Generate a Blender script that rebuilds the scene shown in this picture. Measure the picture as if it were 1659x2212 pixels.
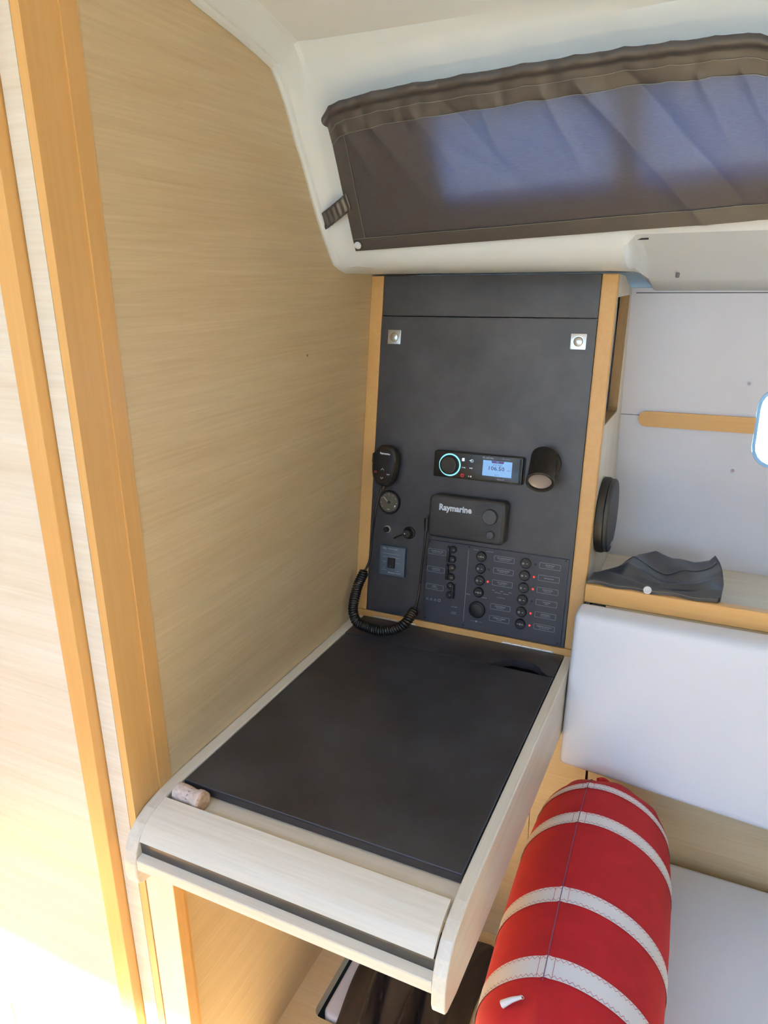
import bpy, bmesh, math, random
from mathutils import Vector, Matrix
random.seed(7)
SC = bpy.context.scene
for o in list(bpy.data.objects): bpy.data.objects.remove(o)
COL = SC.collection
V = Vector
# ---------------------------------------------------------------- camera
cd = bpy.data.cameras.new('camera'); cam = bpy.data.objects.new('camera', cd); COL.objects.link(cam)
SC.camera = cam
_R = V((0.9056312627646406, 0.4239060137475226, -0.011649352428683757))
_D = V((0.12122274569909382, -0.28510871014973216, -0.9507986481489805))
_F = V((-0.4063705966583892, 0.8596608138710531, -0.3095904121029325))
m = Matrix.Identity(4)
for i in range(3):
    m[i][0] = _R[i]; m[i][1] = -_D[i]; m[i][2] = -_F[i]
m[0][3], m[1][3], m[2][3] = 0.743666916, -1.40093259, 0.772341971
cam.matrix_world = m
cd.sensor_fit = 'VERTICAL'; cd.sensor_height = 36.0; cd.lens = 1562.78 / 2212 * 36.0
cd.clip_start = 0.02; cd.clip_end = 500
# ---------------------------------------------------------------- world / lights / exposure
w = bpy.data.worlds.new('world'); SC.world = w; w.use_nodes = True
nt = w.node_tree; nt.nodes.clear()
out = nt.nodes.new('ShaderNodeOutputWorld'); bg = nt.nodes.new('ShaderNodeBackground')
tc = nt.nodes.new('ShaderNodeTexCoord'); sp = nt.nodes.new('ShaderNodeSeparateXYZ'); cr = nt.nodes.new('ShaderNodeValToRGB')
nt.links.new(tc.outputs['Generated'], sp.inputs[0]); nt.links.new(sp.outputs['Z'], cr.inputs[0])
cr.color_ramp.elements[0].position = 0.0; cr.color_ramp.elements[0].color = (0.60, 0.79, 1.0, 1)
cr.color_ramp.elements[1].position = 0.7; cr.color_ramp.elements[1].color = (0.20, 0.46, 1.0, 1)
nt.links.new(cr.outputs[0], bg.inputs[0]); bg.inputs[1].default_value = 15.0
nt.links.new(bg.outputs[0], out.inputs[0])
sl = bpy.data.lights.new('sun', 'SUN'); sl.energy = 330.0; sl.angle = math.radians(4); sl.color = (1.0, 0.95, 0.84)
sun = bpy.data.objects.new('sun', sl); COL.objects.link(sun)
SUN_DIR = V((-0.06, 0.63, -1.0)).normalized()
sun.rotation_euler = SUN_DIR.to_track_quat('-Z', 'Y').to_euler(); sun.location = (0, -2, 5)
SC.view_settings.view_transform = 'Standard'; SC.view_settings.look = 'None'
SC.view_settings.gamma = 1.0; SC.view_settings.use_curve_mapping = False
SC.view_settings.exposure = -0.78
def portal(name, loc, sx, sy, direction):
    l = bpy.data.lights.new(name, 'AREA'); l.shape = 'RECTANGLE'; l.size = sx; l.size_y = sy
    l.cycles.is_portal = True
    o = bpy.data.objects.new(name, l); COL.objects.link(o); o.location = loc
    o.rotation_euler = V(direction).to_track_quat('-Z', 'Y').to_euler()
portal('portal_companionway', (-0.075, -2.21, 1.31), 1.4, 0.72, (0, 0, -1))
portal('portal_deck_hatch', (1.35, -2.65, 1.31), 0.72, 0.72, (0, 0, -1))
portal('portal_far_windows', (1.0, -3.38, 0.75), 2.8, 0.5, (0, 1, 0))

# ---------------------------------------------------------------- materials
def s2l(c): return tuple(((x / 255 / 12.92) if x / 255 <= 0.04045 else ((x / 255 + 0.055) / 1.055) ** 2.4) for x in c)
def mat(name, rgb, rough=0.5, metal=0.0, spec=0.5, noise=0.0, nscale=(20, 20, 20), bump=0.0, bscale=200.0, rgb2=None, lo=0.35, hi=0.65, detail=6.0, emit=None, sheen=0.0, trans=0.0):
    M = bpy.data.materials.new(name); M.use_nodes = True
    T = M.node_tree; b = T.nodes['Principled BSDF']
    c1 = s2l(rgb); b.inputs['Base Color'].default_value = (*c1, 1)
    b.inputs['Roughness'].default_value = rough; b.inputs['Metallic'].default_value = metal
    b.inputs['Specular IOR Level'].default_value = spec
    if sheen: b.inputs['Sheen Weight'].default_value = sheen
    tcn = T.nodes.new('ShaderNodeTexCoord')
    if rgb2 is not None:
        mp = T.nodes.new('ShaderNodeMapping'); mp.inputs['Scale'].default_value = nscale
        T.links.new(tcn.outputs['Object'], mp.inputs[0])
        n = T.nodes.new('ShaderNodeTexNoise'); n.inputs['Scale'].default_value = 1.0; n.inputs['Detail'].default_value = detail
        n.inputs['Roughness'].default_value = 0.6
        T.links.new(mp.outputs[0], n.inputs['Vector'])
        r = T.nodes.new('ShaderNodeValToRGB'); r.color_ramp.elements[0].position = lo; r.color_ramp.elements[1].position = hi
        r.color_ramp.elements[0].color = (*c1, 1); r.color_ramp.elements[1].color = (*s2l(rgb2), 1)
        T.links.new(n.outputs['Fac'], r.inputs[0]); T.links.new(r.outputs[0], b.inputs['Base Color'])
    if bump:
        n2 = T.nodes.new('ShaderNodeTexNoise'); n2.inputs['Scale'].default_value = bscale if not isinstance(bscale, tuple) else 1.0
        if isinstance(bscale, tuple):
            mp2 = T.nodes.new('ShaderNodeMapping'); mp2.inputs['Scale'].default_value = bscale
            T.links.new(tcn.outputs['Object'], mp2.inputs[0]); T.links.new(mp2.outputs[0], n2.inputs['Vector'])
        else: T.links.new(tcn.outputs['Object'], n2.inputs['Vector'])
        n2.inputs['Detail'].default_value = 3
        bp = T.nodes.new('ShaderNodeBump'); bp.inputs['Strength'].default_value = bump; bp.inputs['Distance'].default_value = 0.002
        T.links.new(n2.outputs['Fac'], bp.inputs['Height']); T.links.new(bp.outputs[0], b.inputs['Normal'])
    if emit:
        b.inputs['Emission Color'].default_value = (*s2l(emit[0]), 1); b.inputs['Emission Strength'].default_value = emit[1]
    return M
def wood(name, a, b_, axis, rough=0.42, fine=1.0, lo=0.32, hi=0.68, rot=(0, 0, 0)):
    """two-scale stretched grain, long along `axis`"""
    M = bpy.data.materials.new(name); M.use_nodes = True
    T = M.node_tree; b = T.nodes['Principled BSDF']; b.inputs['Roughness'].default_value = rough
    b.inputs['Specular IOR Level'].default_value = 0.4
    tcn = T.nodes.new('ShaderNodeTexCoord')
    def layer(across, along, det):
        sc = [across * fine] * 3; sc['xyz'.index(axis)] = along * fine
        mp = T.nodes.new('ShaderNodeMapping'); mp.inputs['Scale'].default_value = sc; mp.inputs['Rotation'].default_value = rot
        T.links.new(tcn.outputs['Object'], mp.inputs[0])
        n = T.nodes.new('ShaderNodeTexNoise'); n.inputs['Scale'].default_value = 1; n.inputs['Detail'].default_value = det
        n.inputs['Roughness'].default_value = 0.65; n.inputs['Distortion'].default_value = 0.3
        T.links.new(mp.outputs[0], n.inputs['Vector']); return n
    n1 = layer(26, 1.6, 5); n2 = layer(190, 5, 4)
    mx = T.nodes.new('ShaderNodeMix'); mx.data_type = 'FLOAT'; mx.inputs[0].default_value = 0.5
    T.links.new(n1.outputs['Fac'], mx.inputs[2]); T.links.new(n2.outputs['Fac'], mx.inputs[3])
    r = T.nodes.new('ShaderNodeValToRGB'); r.color_ramp.elements[0].position = lo; r.color_ramp.elements[1].position = hi
    r.color_ramp.elements[0].color = (*s2l(a), 1); r.color_ramp.elements[1].color = (*s2l(b_), 1)
    T.links.new(mx.outputs[0], r.inputs[0]); T.links.new(r.outputs[0], b.inputs['Base Color'])
    bp = T.nodes.new('ShaderNodeBump'); bp.inputs['Strength'].default_value = 0.12; bp.inputs['Distance'].default_value = 0.001
    T.links.new(n2.outputs['Fac'], bp.inputs['Height']); T.links.new(bp.outputs[0], b.inputs['Normal'])
    return M
M = {}
OAK1, OAK2 = (187, 162, 125), (209, 188, 152)
for ax in 'xyz': M['oak_' + ax] = wood('oak_veneer_' + ax, OAK1, OAK2, ax)
for ax in 'xyz': M['beech_' + ax] = wood('beech_' + ax, (193, 149, 91), (203, 161, 103), ax, rough=0.38, fine=0.8)
for ax in 'xyz': M['pale_' + ax] = wood('pale_oak_' + ax, (212, 198, 176), (232, 223, 206), ax, rough=0.36)
M['floor'] = wood('floor_wood', (208, 182, 138), (224, 204, 164), 'x', rough=0.4)
M['laminate'] = mat('slate_laminate', (24, 26, 32), 0.36, rgb2=(53, 55, 62), nscale=(6, 6, 6), lo=0.32, hi=0.70, bump=0.15, bscale=600.0, detail=8)
M['laminate_edge'] = mat('slate_laminate_edge', (34, 36, 44), 0.35)
M['edge_highlight'] = mat('laminate_edge_highlight', (66, 80, 100), 0.35)  # bluish highlight of the lid edge, put into the colour
M['gelcoat'] = mat('white_gelcoat', (236, 235, 226), 0.35, rgb2=(240, 239, 231), nscale=(3, 3, 3))
M['hull'] = mat('white_hull_lining', (214, 210, 214), 0.5, rgb2=(220, 217, 220), nscale=(3, 3, 3), bump=0.05, bscale=(400, 400, 20))
M['vinyl'] = mat('white_vinyl', (226, 226, 230), 0.42, bump=0.06, bscale=900.0)
M['black'] = mat('black_plastic', (17, 17, 19), 0.5, spec=0.35)
M['black_gloss'] = mat('black_gloss_plastic', (9, 9, 10), 0.22, spec=0.35)
M['rubber'] = mat('black_rubber', (12, 12, 13), 0.45, spec=0.4)
M['grey_plastic'] = mat('charcoal_plastic', (36, 38, 43), 0.5, spec=0.35, bump=0.05, bscale=500.0)
M['groove'] = mat('groove_plastic', (20, 21, 25), 0.6)
M['knob_grey'] = mat('knob_plastic', (48, 52, 58), 0.45)
M['navy'] = mat('navy_panel', (26, 32, 46), 0.45)
M['inverter'] = mat('slate_blue_plastic', (52, 68, 84), 0.4)
M['chrome'] = mat('satin_chrome', (205, 205, 200), 0.28, metal=1.0)
M['steel'] = mat('stainless_steel', (214, 208, 196), 0.35, metal=0.6)
M['white_ink'] = mat('white_lettering', (206, 210, 216), 0.5)
M['grey_ink'] = mat('grey_lettering', (150, 156, 164), 0.5)
M['red_ink'] = mat('red_lettering', (190, 50, 40), 0.5)
M['led'] = mat('red_indicator_light', (255, 60, 40), 0.3, emit=((255, 40, 30), 5.0))
M['led_off'] = mat('dark_indicator', (24, 24, 30), 0.3)
M['ring_light'] = mat('glowing_ring', (150, 225, 235), 0.3, emit=((140, 228, 240), 1.3))
M['screen'] = mat('backlit_screen', (120, 165, 215), 0.2, emit=((118, 165, 218), 0.75))
M['icon_lit'] = mat('lit_icon', (225, 235, 240), 0.3, emit=((220, 235, 240), 0.8))
M['icon_red'] = mat('lit_red_icon', (225, 30, 30), 0.3, emit=((225, 20, 30), 0.7))
M['screen_ink'] = mat('screen_digits', (40, 46, 84), 0.5)
M['screen_band'] = mat('screen_band', (74, 60, 130), 0.5)
M['red_canvas'] = mat('red_canvas', (140, 11, 27), 0.8, rgb2=(131, 9, 24), nscale=(30, 30, 30), bump=0.12, bscale=1200.0, spec=0.3)
M['sailcloth'] = mat('white_sailcloth', (224, 222, 220), 0.5)
M['thread_red'] = mat('red_thread', (160, 40, 62), 0.6)
M['thread_blue'] = mat('blue_grey_thread', (96, 74, 112), 0.6)
M['dark_cloth'] = mat('charcoal_sheet', (46, 52, 62), 0.30, bump=0.08, bscale=900.0)
M['black_cloth'] = mat('black_cloth', (30, 28, 31), 0.6, bump=0.1, bscale=600.0)
M['thread_grey'] = mat('grey_thread', (120, 120, 112), 0.6)
M['cork'] = mat('cork', (176, 138, 104), 0.8, rgb2=(206, 178, 150), nscale=(160, 160, 160), bump=0.3, bscale=300.0)
M['cork_side'] = mat('cork_side', (196, 172, 158), 0.8, rgb2=(222, 204, 192), nscale=(120, 200, 200), bump=0.3, bscale=300.0)
M['cork_ink'] = mat('burnt_lettering', (70, 50, 40), 0.8)
M['lens'] = mat('lamp_lens', (140, 128, 122), 0.25)
M['dark_void'] = mat('dark_interior', (14, 13, 14), 0.8)  # near-black, mostly shade put into the colour of gaps and hollows
M['brown_edge'] = wood('brown_edge', (134, 108, 76), (158, 130, 92), 'z', rough=0.5)
M['screw'] = mat('screw_metal', (128, 118, 128), 0.4, metal=0.6)
M['rim_blue'] = mat('window_rim_acrylic', (150, 200, 245), 0.2)
M['gauge_face'] = mat('gauge_face', (74, 72, 64), 0.25)
# thin window pane
def pane(name, tint, gloss=0.08):
    m_ = bpy.data.materials.new(name); m_.use_nodes = True; T = m_.node_tree; T.nodes.clear()
    o = T.nodes.new('ShaderNodeOutputMaterial'); mx = T.nodes.new('ShaderNodeMixShader'); tr = T.nodes.new('ShaderNodeBsdfTransparent'); gl = T.nodes.new('ShaderNodeBsdfGlossy')
    tr.inputs[0].default_value = (*tint, 1); gl.inputs['Roughness'].default_value = 0.02; mx.inputs[0].default_value = gloss
    T.links.new(tr.outputs[0], mx.inputs[1]); T.links.new(gl.outputs[0], mx.inputs[2]); T.links.new(mx.outputs[0], o.inputs[0]); return m_
M['pane'] = pane('window_glass', (0.92, 0.97, 1.0)); M['pane_dark'] = pane('tinted_acrylic', (0.60, 0.70, 0.85))
# translucent curtain cloth
def curtain_mat():
    m_ = bpy.data.materials.new('curtain_cloth'); m_.use_nodes = True; T = m_.node_tree; b = T.nodes['Principled BSDF']
    b.inputs['Base Color'].default_value = (*s2l((46, 43, 48)), 1); b.inputs['Roughness'].default_value = 0.62
    b.inputs['Specular IOR Level'].default_value = 0.35
    t = T.nodes.new('ShaderNodeBsdfTranslucent'); mx = T.nodes.new('ShaderNodeMixShader'); mx.inputs[0].default_value = 0.17
    tcn = T.nodes.new('ShaderNodeTexCoord'); mp = T.nodes.new('ShaderNodeMapping'); mp.inputs['Scale'].default_value = (90, 900, 900)
    n = T.nodes.new('ShaderNodeTexNoise'); n.inputs['Scale'].default_value = 1; n.inputs['Detail'].default_value = 3
    r = T.nodes.new('ShaderNodeValToRGB'); r.color_ramp.elements[0].position = 0.35; r.color_ramp.elements[1].position = 0.65
    r.color_ramp.elements[0].color = (0.040, 0.064, 0.110, 1); r.color_ramp.elements[1].color = (0.076, 0.104, 0.168, 1)
    T.links.new(tcn.outputs['Object'], mp.inputs[0]); T.links.new(mp.outputs[0], n.inputs['Vector']); T.links.new(n.outputs['Fac'], r.inputs[0])
    T.links.new(r.outputs[0], t.inputs[0])
    bp = T.nodes.new('ShaderNodeBump'); bp.inputs['Strength'].default_value = 0.1; bp.inputs['Distance'].default_value = 0.001
    T.links.new(n.outputs['Fac'], bp.inputs['Height']); T.links.new(bp.outputs[0], b.inputs['Normal'])
    o = T.nodes['Material Output']
    T.links.new(b.outputs[0], mx.inputs[1]); T.links.new(t.outputs[0], mx.inputs[2]); T.links.new(mx.outputs[0], o.inputs[0]); return m_
M['curtain'] = curtain_mat()
M['hem'] = mat('curtain_hem', (34, 32, 36), 0.6, bump=0.08, bscale=900.0)
M['tape'] = mat('black_elastic', (44, 44, 50), 0.45)

# ---------------------------------------------------------------- mesh helpers
class MB:
    def __init__(s): s.bm = bmesh.new()
    def box(s, x0, x1, y0, y1, z0, z1, bev=0.0, seg=2, rot=None):
        t = bmesh.new(); bmesh.ops.create_cube(t, size=1.0)
        for v in t.verts: v.co = V(((x0 + x1) / 2 + v.co.x * (x1 - x0), (y0 + y1) / 2 + v.co.y * (y1 - y0), (z0 + z1) / 2 + v.co.z * (z1 - z0)))
        if bev: bmesh.ops.bevel(t, geom=list(t.edges), offset=bev, segments=seg, profile=0.6, affect='EDGES')
        s._add(t, rot); return s
    def _add(s, t, mtx=None):
        if mtx is not None: bmesh.ops.transform(t, matrix=mtx, verts=t.verts)
        me = bpy.data.meshes.new('tmp'); t.to_mesh(me); t.free(); s.bm.from_mesh(me); bpy.data.meshes.remove(me)
    def prism(s, pts, lo, hi, plane='xy', bev=0.0, mtx=None, seg=2):
        """closed outline pts (2D) in plane, extruded lo..hi along the third axis"""
        t = bmesh.new()
        def P(a, b, c): return {'xy': (a, b, c), 'yz': (c, a, b), 'xz': (a, c, b)}[plane]
        vs = [t.verts.new(P(a, b, lo)) for a, b in pts]
        f = t.faces.new(vs); r = bmesh.ops.extrude_face_region(t, geom=[f])
        dv = V(P(0, 0, hi - lo))
        top = [g for g in r['geom'] if isinstance(g, bmesh.types.BMVert)]
        for v in top: v.co += dv
        bmesh.ops.recalc_face_normals(t, faces=t.faces)
        if bev:
            tf = [g for g in r['geom'] if isinstance(g, bmesh.types.BMFace)][0]
            bmesh.ops.bevel(t, geom=list(tf.edges), offset=bev, segments=seg, profile=0.6, affect='EDGES')
        s._add(t, mtx); return s
    def rrect(s, x0, x1, y0, y1, r, lo, hi, bev=0.0, seg=5, plane='xy', bseg=2):
        return s.prism(rr(x0, x1, y0, y1, r, seg), lo, hi, plane, bev, seg=bseg)
    def cyl(s, p0, p1, r0, r1=None, seg=24, caps=True):
        if r1 is None: r1 = r0
        p0, p1 = V(p0), V(p1); d = (p1 - p0); L = d.length
        t = bmesh.new(); bmesh.ops.create_cone(t, cap_ends=caps, segments=seg, radius1=r0, radius2=r1, depth=L)
        s._add(t, Matrix.Translation((p0 + p1) / 2) @ d.to_track_quat('Z', 'Y').to_matrix().to_4x4()); return s
    def lathe(s, prof, origin=(0, 0, 0), axis=(0, 0, 1), seg=32):
        q = V(axis).to_track_quat('Z', 'Y'); O = V(origin); rings = []
        for r, h in prof:
            if r < 1e-6: rings.append([s.bm.verts.new(O + q @ V((0, 0, h)))])
            else: rings.append([s.bm.verts.new(O + q @ V((r * math.cos(2 * math.pi * k / seg), r * math.sin(2 * math.pi * k / seg), h))) for k in range(seg)])
        for a, b in zip(rings, rings[1:]):
            for k in range(seg):
                k2 = (k + 1) % seg
                if len(a) == 1 and len(b) == 1: continue
                if len(a) == 1: s.bm.faces.new((a[0], b[k2], b[k]))
                elif len(b) == 1: s.bm.faces.new((a[k], a[k2], b[0]))
                else: s.bm.faces.new((a[k], a[k2], b[k2], b[k]))
        return s
    def tube(s, pts, r, seg=8, closed=False, rf=None):
        pts = [V(p) for p in pts]; n = len(pts); rings = []; up = None
        for i, p in enumerate(pts):
            a = pts[(i - 1) % n] if (closed or i > 0) else p; b = pts[(i + 1) % n] if (closed or i < n - 1) else p
            d = (b - a).normalized()
            if up is None: up = d.orthogonal().normalized()
            up = (up - d * up.dot(d)).normalized(); sd = d.cross(up); rad = rf(i / (n - 1)) if rf else r
            rings.append([s.bm.verts.new(p + (up * math.cos(2 * math.pi * k / seg) + sd * math.sin(2 * math.pi * k / seg)) * rad) for k in range(seg)])
        rng = range(n) if closed else range(n - 1)
        for i in rng:
            A, B = rings[i], rings[(i + 1) % n]
            for k in range(seg): s.bm.faces.new((A[k], A[(k + 1) % seg], B[(k + 1) % seg], B[k]))
        if not closed:
            s.bm.faces.new(rings[0][::-1]); s.bm.faces.new(rings[-1])
        return s
    def ribbon(s, pts, nrm, wdt):
        """flat strip following pts, nrm(i) the surface normal"""
        pts = [V(p) for p in pts]; prev = None
        for i, p in enumerate(pts):
            d = (pts[min(i + 1, len(pts) - 1)] - pts[max(i - 1, 0)]).normalized(); N = nrm(i) if callable(nrm) else V(nrm)
            sd = d.cross(N).normalized() * wdt / 2
            c = (s.bm.verts.new(p + sd), s.bm.verts.new(p - sd))
            if prev: s.bm.faces.new((prev[0], c[0], c[1], prev[1]))
            prev = c
        return s
    def frame(s, x0, x1, y0, y1, r, wdt, z, seg=4):
        """thin printed rounded rectangle outline"""
        o = rr(x0, x1, y0, y1, r, seg); i_ = rr(x0 + wdt, x1 - wdt, y0 + wdt, y1 - wdt, max(r - wdt, 1e-4), seg)
        a = [s.bm.verts.new((p[0], p[1], z)) for p in o]; b = [s.bm.verts.new((p[0], p[1], z)) for p in i_]; n = len(a)
        for k in range(n): s.bm.faces.new((a[k], a[(k + 1) % n], b[(k + 1) % n], b[k]))
        return s
    def quad(s, x0, x1, y0, y1, z):
        s.bm.faces.new([s.bm.verts.new(p) for p in ((x0, y0, z), (x1, y0, z), (x1, y1, z), (x0, y1, z))]); return s
    def grid(s, P, nu, nv, closeu=False):
        vs = [[s.bm.verts.new(P(i / (nu if closeu else nu - 1), j / (nv - 1))) for i in range(nu)] for j in range(nv)]
        for j in range(nv - 1):
            for i in range(nu if closeu else nu - 1):
                i2 = (i + 1) % nu
                s.bm.faces.new((vs[j][i], vs[j][i2], vs[j + 1][i2], vs[j + 1][i]))
        return vs
    def text(s, body, size, loc, align='CENTER', mtx=None, bold=0.0, sx=1.0, ext=0.0):
        cu = bpy.data.curves.new('t', 'FONT'); cu.body = body; cu.size = size; cu.align_x = align; cu.align_y = 'CENTER'
        cu.offset = bold; cu.extrude = ext; cu.resolution_u = 2
        o = bpy.data.objects.new('t', cu); COL.objects.link(o)
        me = bpy.data.meshes.new_from_object(o.evaluated_get(bpy.context.evaluated_depsgraph_get()))
        t = bmesh.new(); t.from_mesh(me); bpy.data.meshes.remove(me); bpy.data.objects.remove(o); bpy.data.curves.remove(cu)
        mm = Matrix.Translation(V(loc)) @ (mtx if mtx is not None else Matrix.Identity(4)) @ Matrix.Diagonal((sx, 1, 1, 1))
        s._add(t, mm); return s
    def build(s, name, material, parent=None, smooth=None, mtx=None, label=None):
        if mtx is not None: bmesh.ops.transform(s.bm, matrix=mtx, verts=s.bm.verts)
        me = bpy.data.meshes.new(name); s.bm.normal_update(); s.bm.to_mesh(me); s.bm.free()
        me.materials.append(M[material] if isinstance(material, str) else material)
        o = bpy.data.objects.new(name, me); COL.objects.link(o)
        if smooth is not None:
            for p in me.polygons: p.use_smooth = True
            try: me.set_sharp_from_angle(angle=math.radians(smooth))
            except Exception: pass
        if parent is not None: o.parent = parent
        if label: o['label'] = label
        if name in ('lettering', 'symbols', 'rating', 'grooves', 'button_icons', 'digits', 'zigzag_stitching', 'cross_stitching', 'stitching', 'scale_marks', 'embossed_star', 'model_lettering'): o['kind'] = 'stuff'
        return o
def rr(x0, x1, y0, y1, r, seg=5):
    r = min(r, (x1 - x0) / 2 - 1e-5, (y1 - y0) / 2 - 1e-5); pts = []
    for cx, cy, a0 in ((x1 - r, y1 - r, 0), (x0 + r, y1 - r, 90), (x0 + r, y0 + r, 180), (x1 - r, y0 + r, 270)):
        for k in range(seg + 1):
            a = math.radians(a0 + 90 * k / seg); pts.append((cx + r * math.cos(a), cy + r * math.sin(a)))
    return pts
def tag(o, label, cat, group=None):
    o['label'] = label; o['category'] = cat
    if group: o['group'] = group
    return o
def thing(name, label, cat, loc=(0, 0, 0), rot=(0, 0, 0), group=None):
    o = bpy.data.objects.new(name, None); COL.objects.link(o); o.location = loc; o.rotation_euler = rot; o.empty_display_size = 0.05
    return tag(o, label, cat, group)
def struct(o): o['kind'] = 'structure'; return o
def holed(outer, holes, P, lo, hi):
    """plate with holes; P(a,b,c)->xyz"""
    t = bmesh.new(); E = []
    for loop in [outer] + holes:
        vs = [t.verts.new(P(a, b, lo)) for a, b in loop]
        for k in range(len(vs)): E.append(t.edges.new((vs[k], vs[(k + 1) % len(vs)])))
    r = bmesh.ops.triangle_fill(t, use_beauty=True, edges=E)
    fs = [g for g in r['geom'] if isinstance(g, bmesh.types.BMFace)]
    r = bmesh.ops.extrude_face_region(t, geom=fs); d = V(P(0, 0, hi)) - V(P(0, 0, lo))
    for g in r['geom']:
        if isinstance(g, bmesh.types.BMVert): g.co += d
    bmesh.ops.recalc_face_normals(t, faces=t.faces)
    mb = MB(); mb._add(t); return mb
def smoothpath(pts, n):
    pts = [V(p) for p in pts]; P = [pts[0] * 2 - pts[1]] + pts + [pts[-1] * 2 - pts[-2]]; res = []
    k = len(pts) - 1
    for i in range(n + 1):
        t = i / n * k; j = min(int(t), k - 1); t -= j; a, b, c, d = P[j:j + 4]
        res.append(0.5 * ((2 * b) + (c - a) * t + (2 * a - 5 * b + 4 * c - d) * t * t + (3 * b - a - 3 * c + d) * t ** 3))
    return res
def resample(pts, step):
    L = [0]
    for a, b in zip(pts, pts[1:]): L.append(L[-1] + (b - a).length)
    n = max(2, int(L[-1] / step)); res = []; j = 0
    for i in range(n + 1):
        s_ = L[-1] * i / n
        while j < len(L) - 2 and L[j + 1] < s_: j += 1
        f = (s_ - L[j]) / max(L[j + 1] - L[j], 1e-9); res.append(pts[j].lerp(pts[j + 1], min(max(f, 0), 1)))
    return res
def interp(tab, x):
    if x <= tab[0][0]: return tab[0][1]
    for (a, b), (c, d) in zip(tab, tab[1:]):
        if x <= c: return b + (d - b) * (x - a) / (c - a)
    return tab[-1][1]

TILT = 0.159754
cT, sT = math.cos(TILT), math.sin(TILT)
PROT = (math.pi / 2 - TILT, 0, 0)                # rotation of a thing mounted on the instrument panel: local x right, y up, z out
def PP(x, h, o=0): return (x, h * sT - o * cT, h * cT + o * sT)
def PT(x, h, o=0.0): return PP(x, h, o)

# ================================================================ SETTING
# ---- floor with a locker opening under the chart table
FZ = -0.83
hole = rr(0.062, 0.30, -0.375, -0.10, 0.02)
fl = struct(holed([(-1.15, -3.4), (2.7, -3.4), (2.7, 0.45), (-1.15, 0.45)], [hole], lambda a, b, c: (a, b, c), FZ, FZ - 0.03).build('floor', 'floor'))
b = MB(); b.box(0.05, 0.31, -0.385, -0.09, FZ - 0.12, FZ - 0.1)
b.build('locker_bottom', 'dark_void', fl)
# ---- left bulkhead, its end post, the strip and the sliding door beside it
wl = struct(MB().box(-0.03, 0.0, -0.683, 0.5, FZ, 1.3).build('wall_left', 'oak_y'))
MB().cyl((-0.001, -0.168, 0.628), (0.0004, -0.168, 0.628), 0.0028, seg=12).build('screw_hole', 'brown_edge', wl)
post = struct(MB().box(-0.014, 0.0, -0.738, -0.673, FZ, 1.3, 0.0).build('trim_1', 'beech_z'))
MB().prism([(-0.683, 0.0), (-0.673, -0.006), (-0.655, -0.006), (-0.655, 0.0015), (-0.683, 0.0025)], FZ, 1.3, 'xy', mtx=Matrix(((0, 1, 0, 0), (1, 0, 0, 0), (0, 0, 1, 0), (0, 0, 0, 1)))).build('rounded_edge', 'beech_z', post)
struct(MB().box(-0.0440, -0.0145, -0.7385, -0.70, FZ, 1.3).build('wall_front', 'pale_x'))
door = bpy.data.objects.new('door_1', None); COL.objects.link(door); struct(door)
MB().box(-0.08, -0.0465, -0.7565, -0.72, FZ, 1.3, 0.0015).build('door_stile', 'beech_z', door)
MB().box(-1.15, -0.08, -0.7545, -0.73, FZ, 1.3).build('door_panel', 'pale_x', door)
struct(MB().box(-1.15, -0.395, -1.2, -0.7546, FZ, -0.59, 0.004).build('trim_2', 'beech_x'))
# ---- cabin shell out of view, with the companionway, a deck hatch and the windows of the other side
ctop = holed([(-1.15, -3.4), (2.7, -3.4), (2.7, -0.62), (-1.15, -0.62)],
      [[(-0.75, -2.55), (0.60, -2.55), (0.60, -1.88), (-0.75, -1.88)], rr(1.0, 1.7, -3.0, -2.3, 0.06)], lambda a, b, c: (a, b, c), 1.27, 1.30)
struct(ctop.build('ceiling', 'gelcoat'))
struct(MB().box(-1.18, -1.15, -3.4, -0.73, FZ, 1.3).build('wall_aft', 'oak_y'))
struct(MB().box(2.7, 2.73, -3.4, 0.5, FZ, 1.3).build('wall_right', 'oak_y'))
struct(holed([(-1.15, FZ), (2.7, FZ), (2.7, 1.3), (-1.15, 1.3)], [rr(-0.4, 0.9, 0.45, 1.05, 0.08), rr(1.1, 2.4, 0.45, 1.05, 0.08)], lambda a, b, c: (a, c, b), -3.4, -3.43).build('wall_back', 'hull'))
struct(MB().box(-0.4, 2.4, -3.42, -3.415, 0.5, 1.0).build('window_3', 'pane'))
struct(MB().box(-1.15, 2.7, -3.43, 0.6, FZ - 0.16, FZ - 0.14).build('trim_3', 'dark_void'))

# ---- coachroof liner: cross-section (y,z,outset) lofted along x
#          y      z      how far the main surface lies outward of the flange
PR = [(-0.66, 1.19, .03), (-0.43, 1.146, .03), (-0.35, 1.132, .03), (-0.29, 1.119, .03), (-0.262, 1.112, .03), (-0.245, 1.108, .03), (-0.236, 1.100, .026),
      (-0.2245, 1.087, .022), (-0.204, 1.060, .013), (-0.187, 1.030, .008), (-0.178, 1.010, .005), (-0.157, 0.978, .004), (-0.142, 0.95, .004), (-0.128, 0.922, .004), (-0.111, 0.891, .004),
      (-0.101, 0.874, .004), (-0.086, 0.850, .004), (-0.071, 0.83, .004), (-0.060, 0.815, .003), (-0.048, 0.801, .002), (-0.030, 0.790, .001),
      (-0.005, 0.784, 0), (0.03, 0.7805, 0), (0.123, 0.779, 0), (0.30, 0.777, 0)]
SL = {17: (-0.066, 0.838), 18: (-0.055, 0.833), 19: (-0.03, 0.829), 20: (0.0, 0.822), 21: (0.05, 0.811), 22: (0.12, 0.794), 23: (0.25, 0.762), 24: (0.385, 0.729)}
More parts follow.
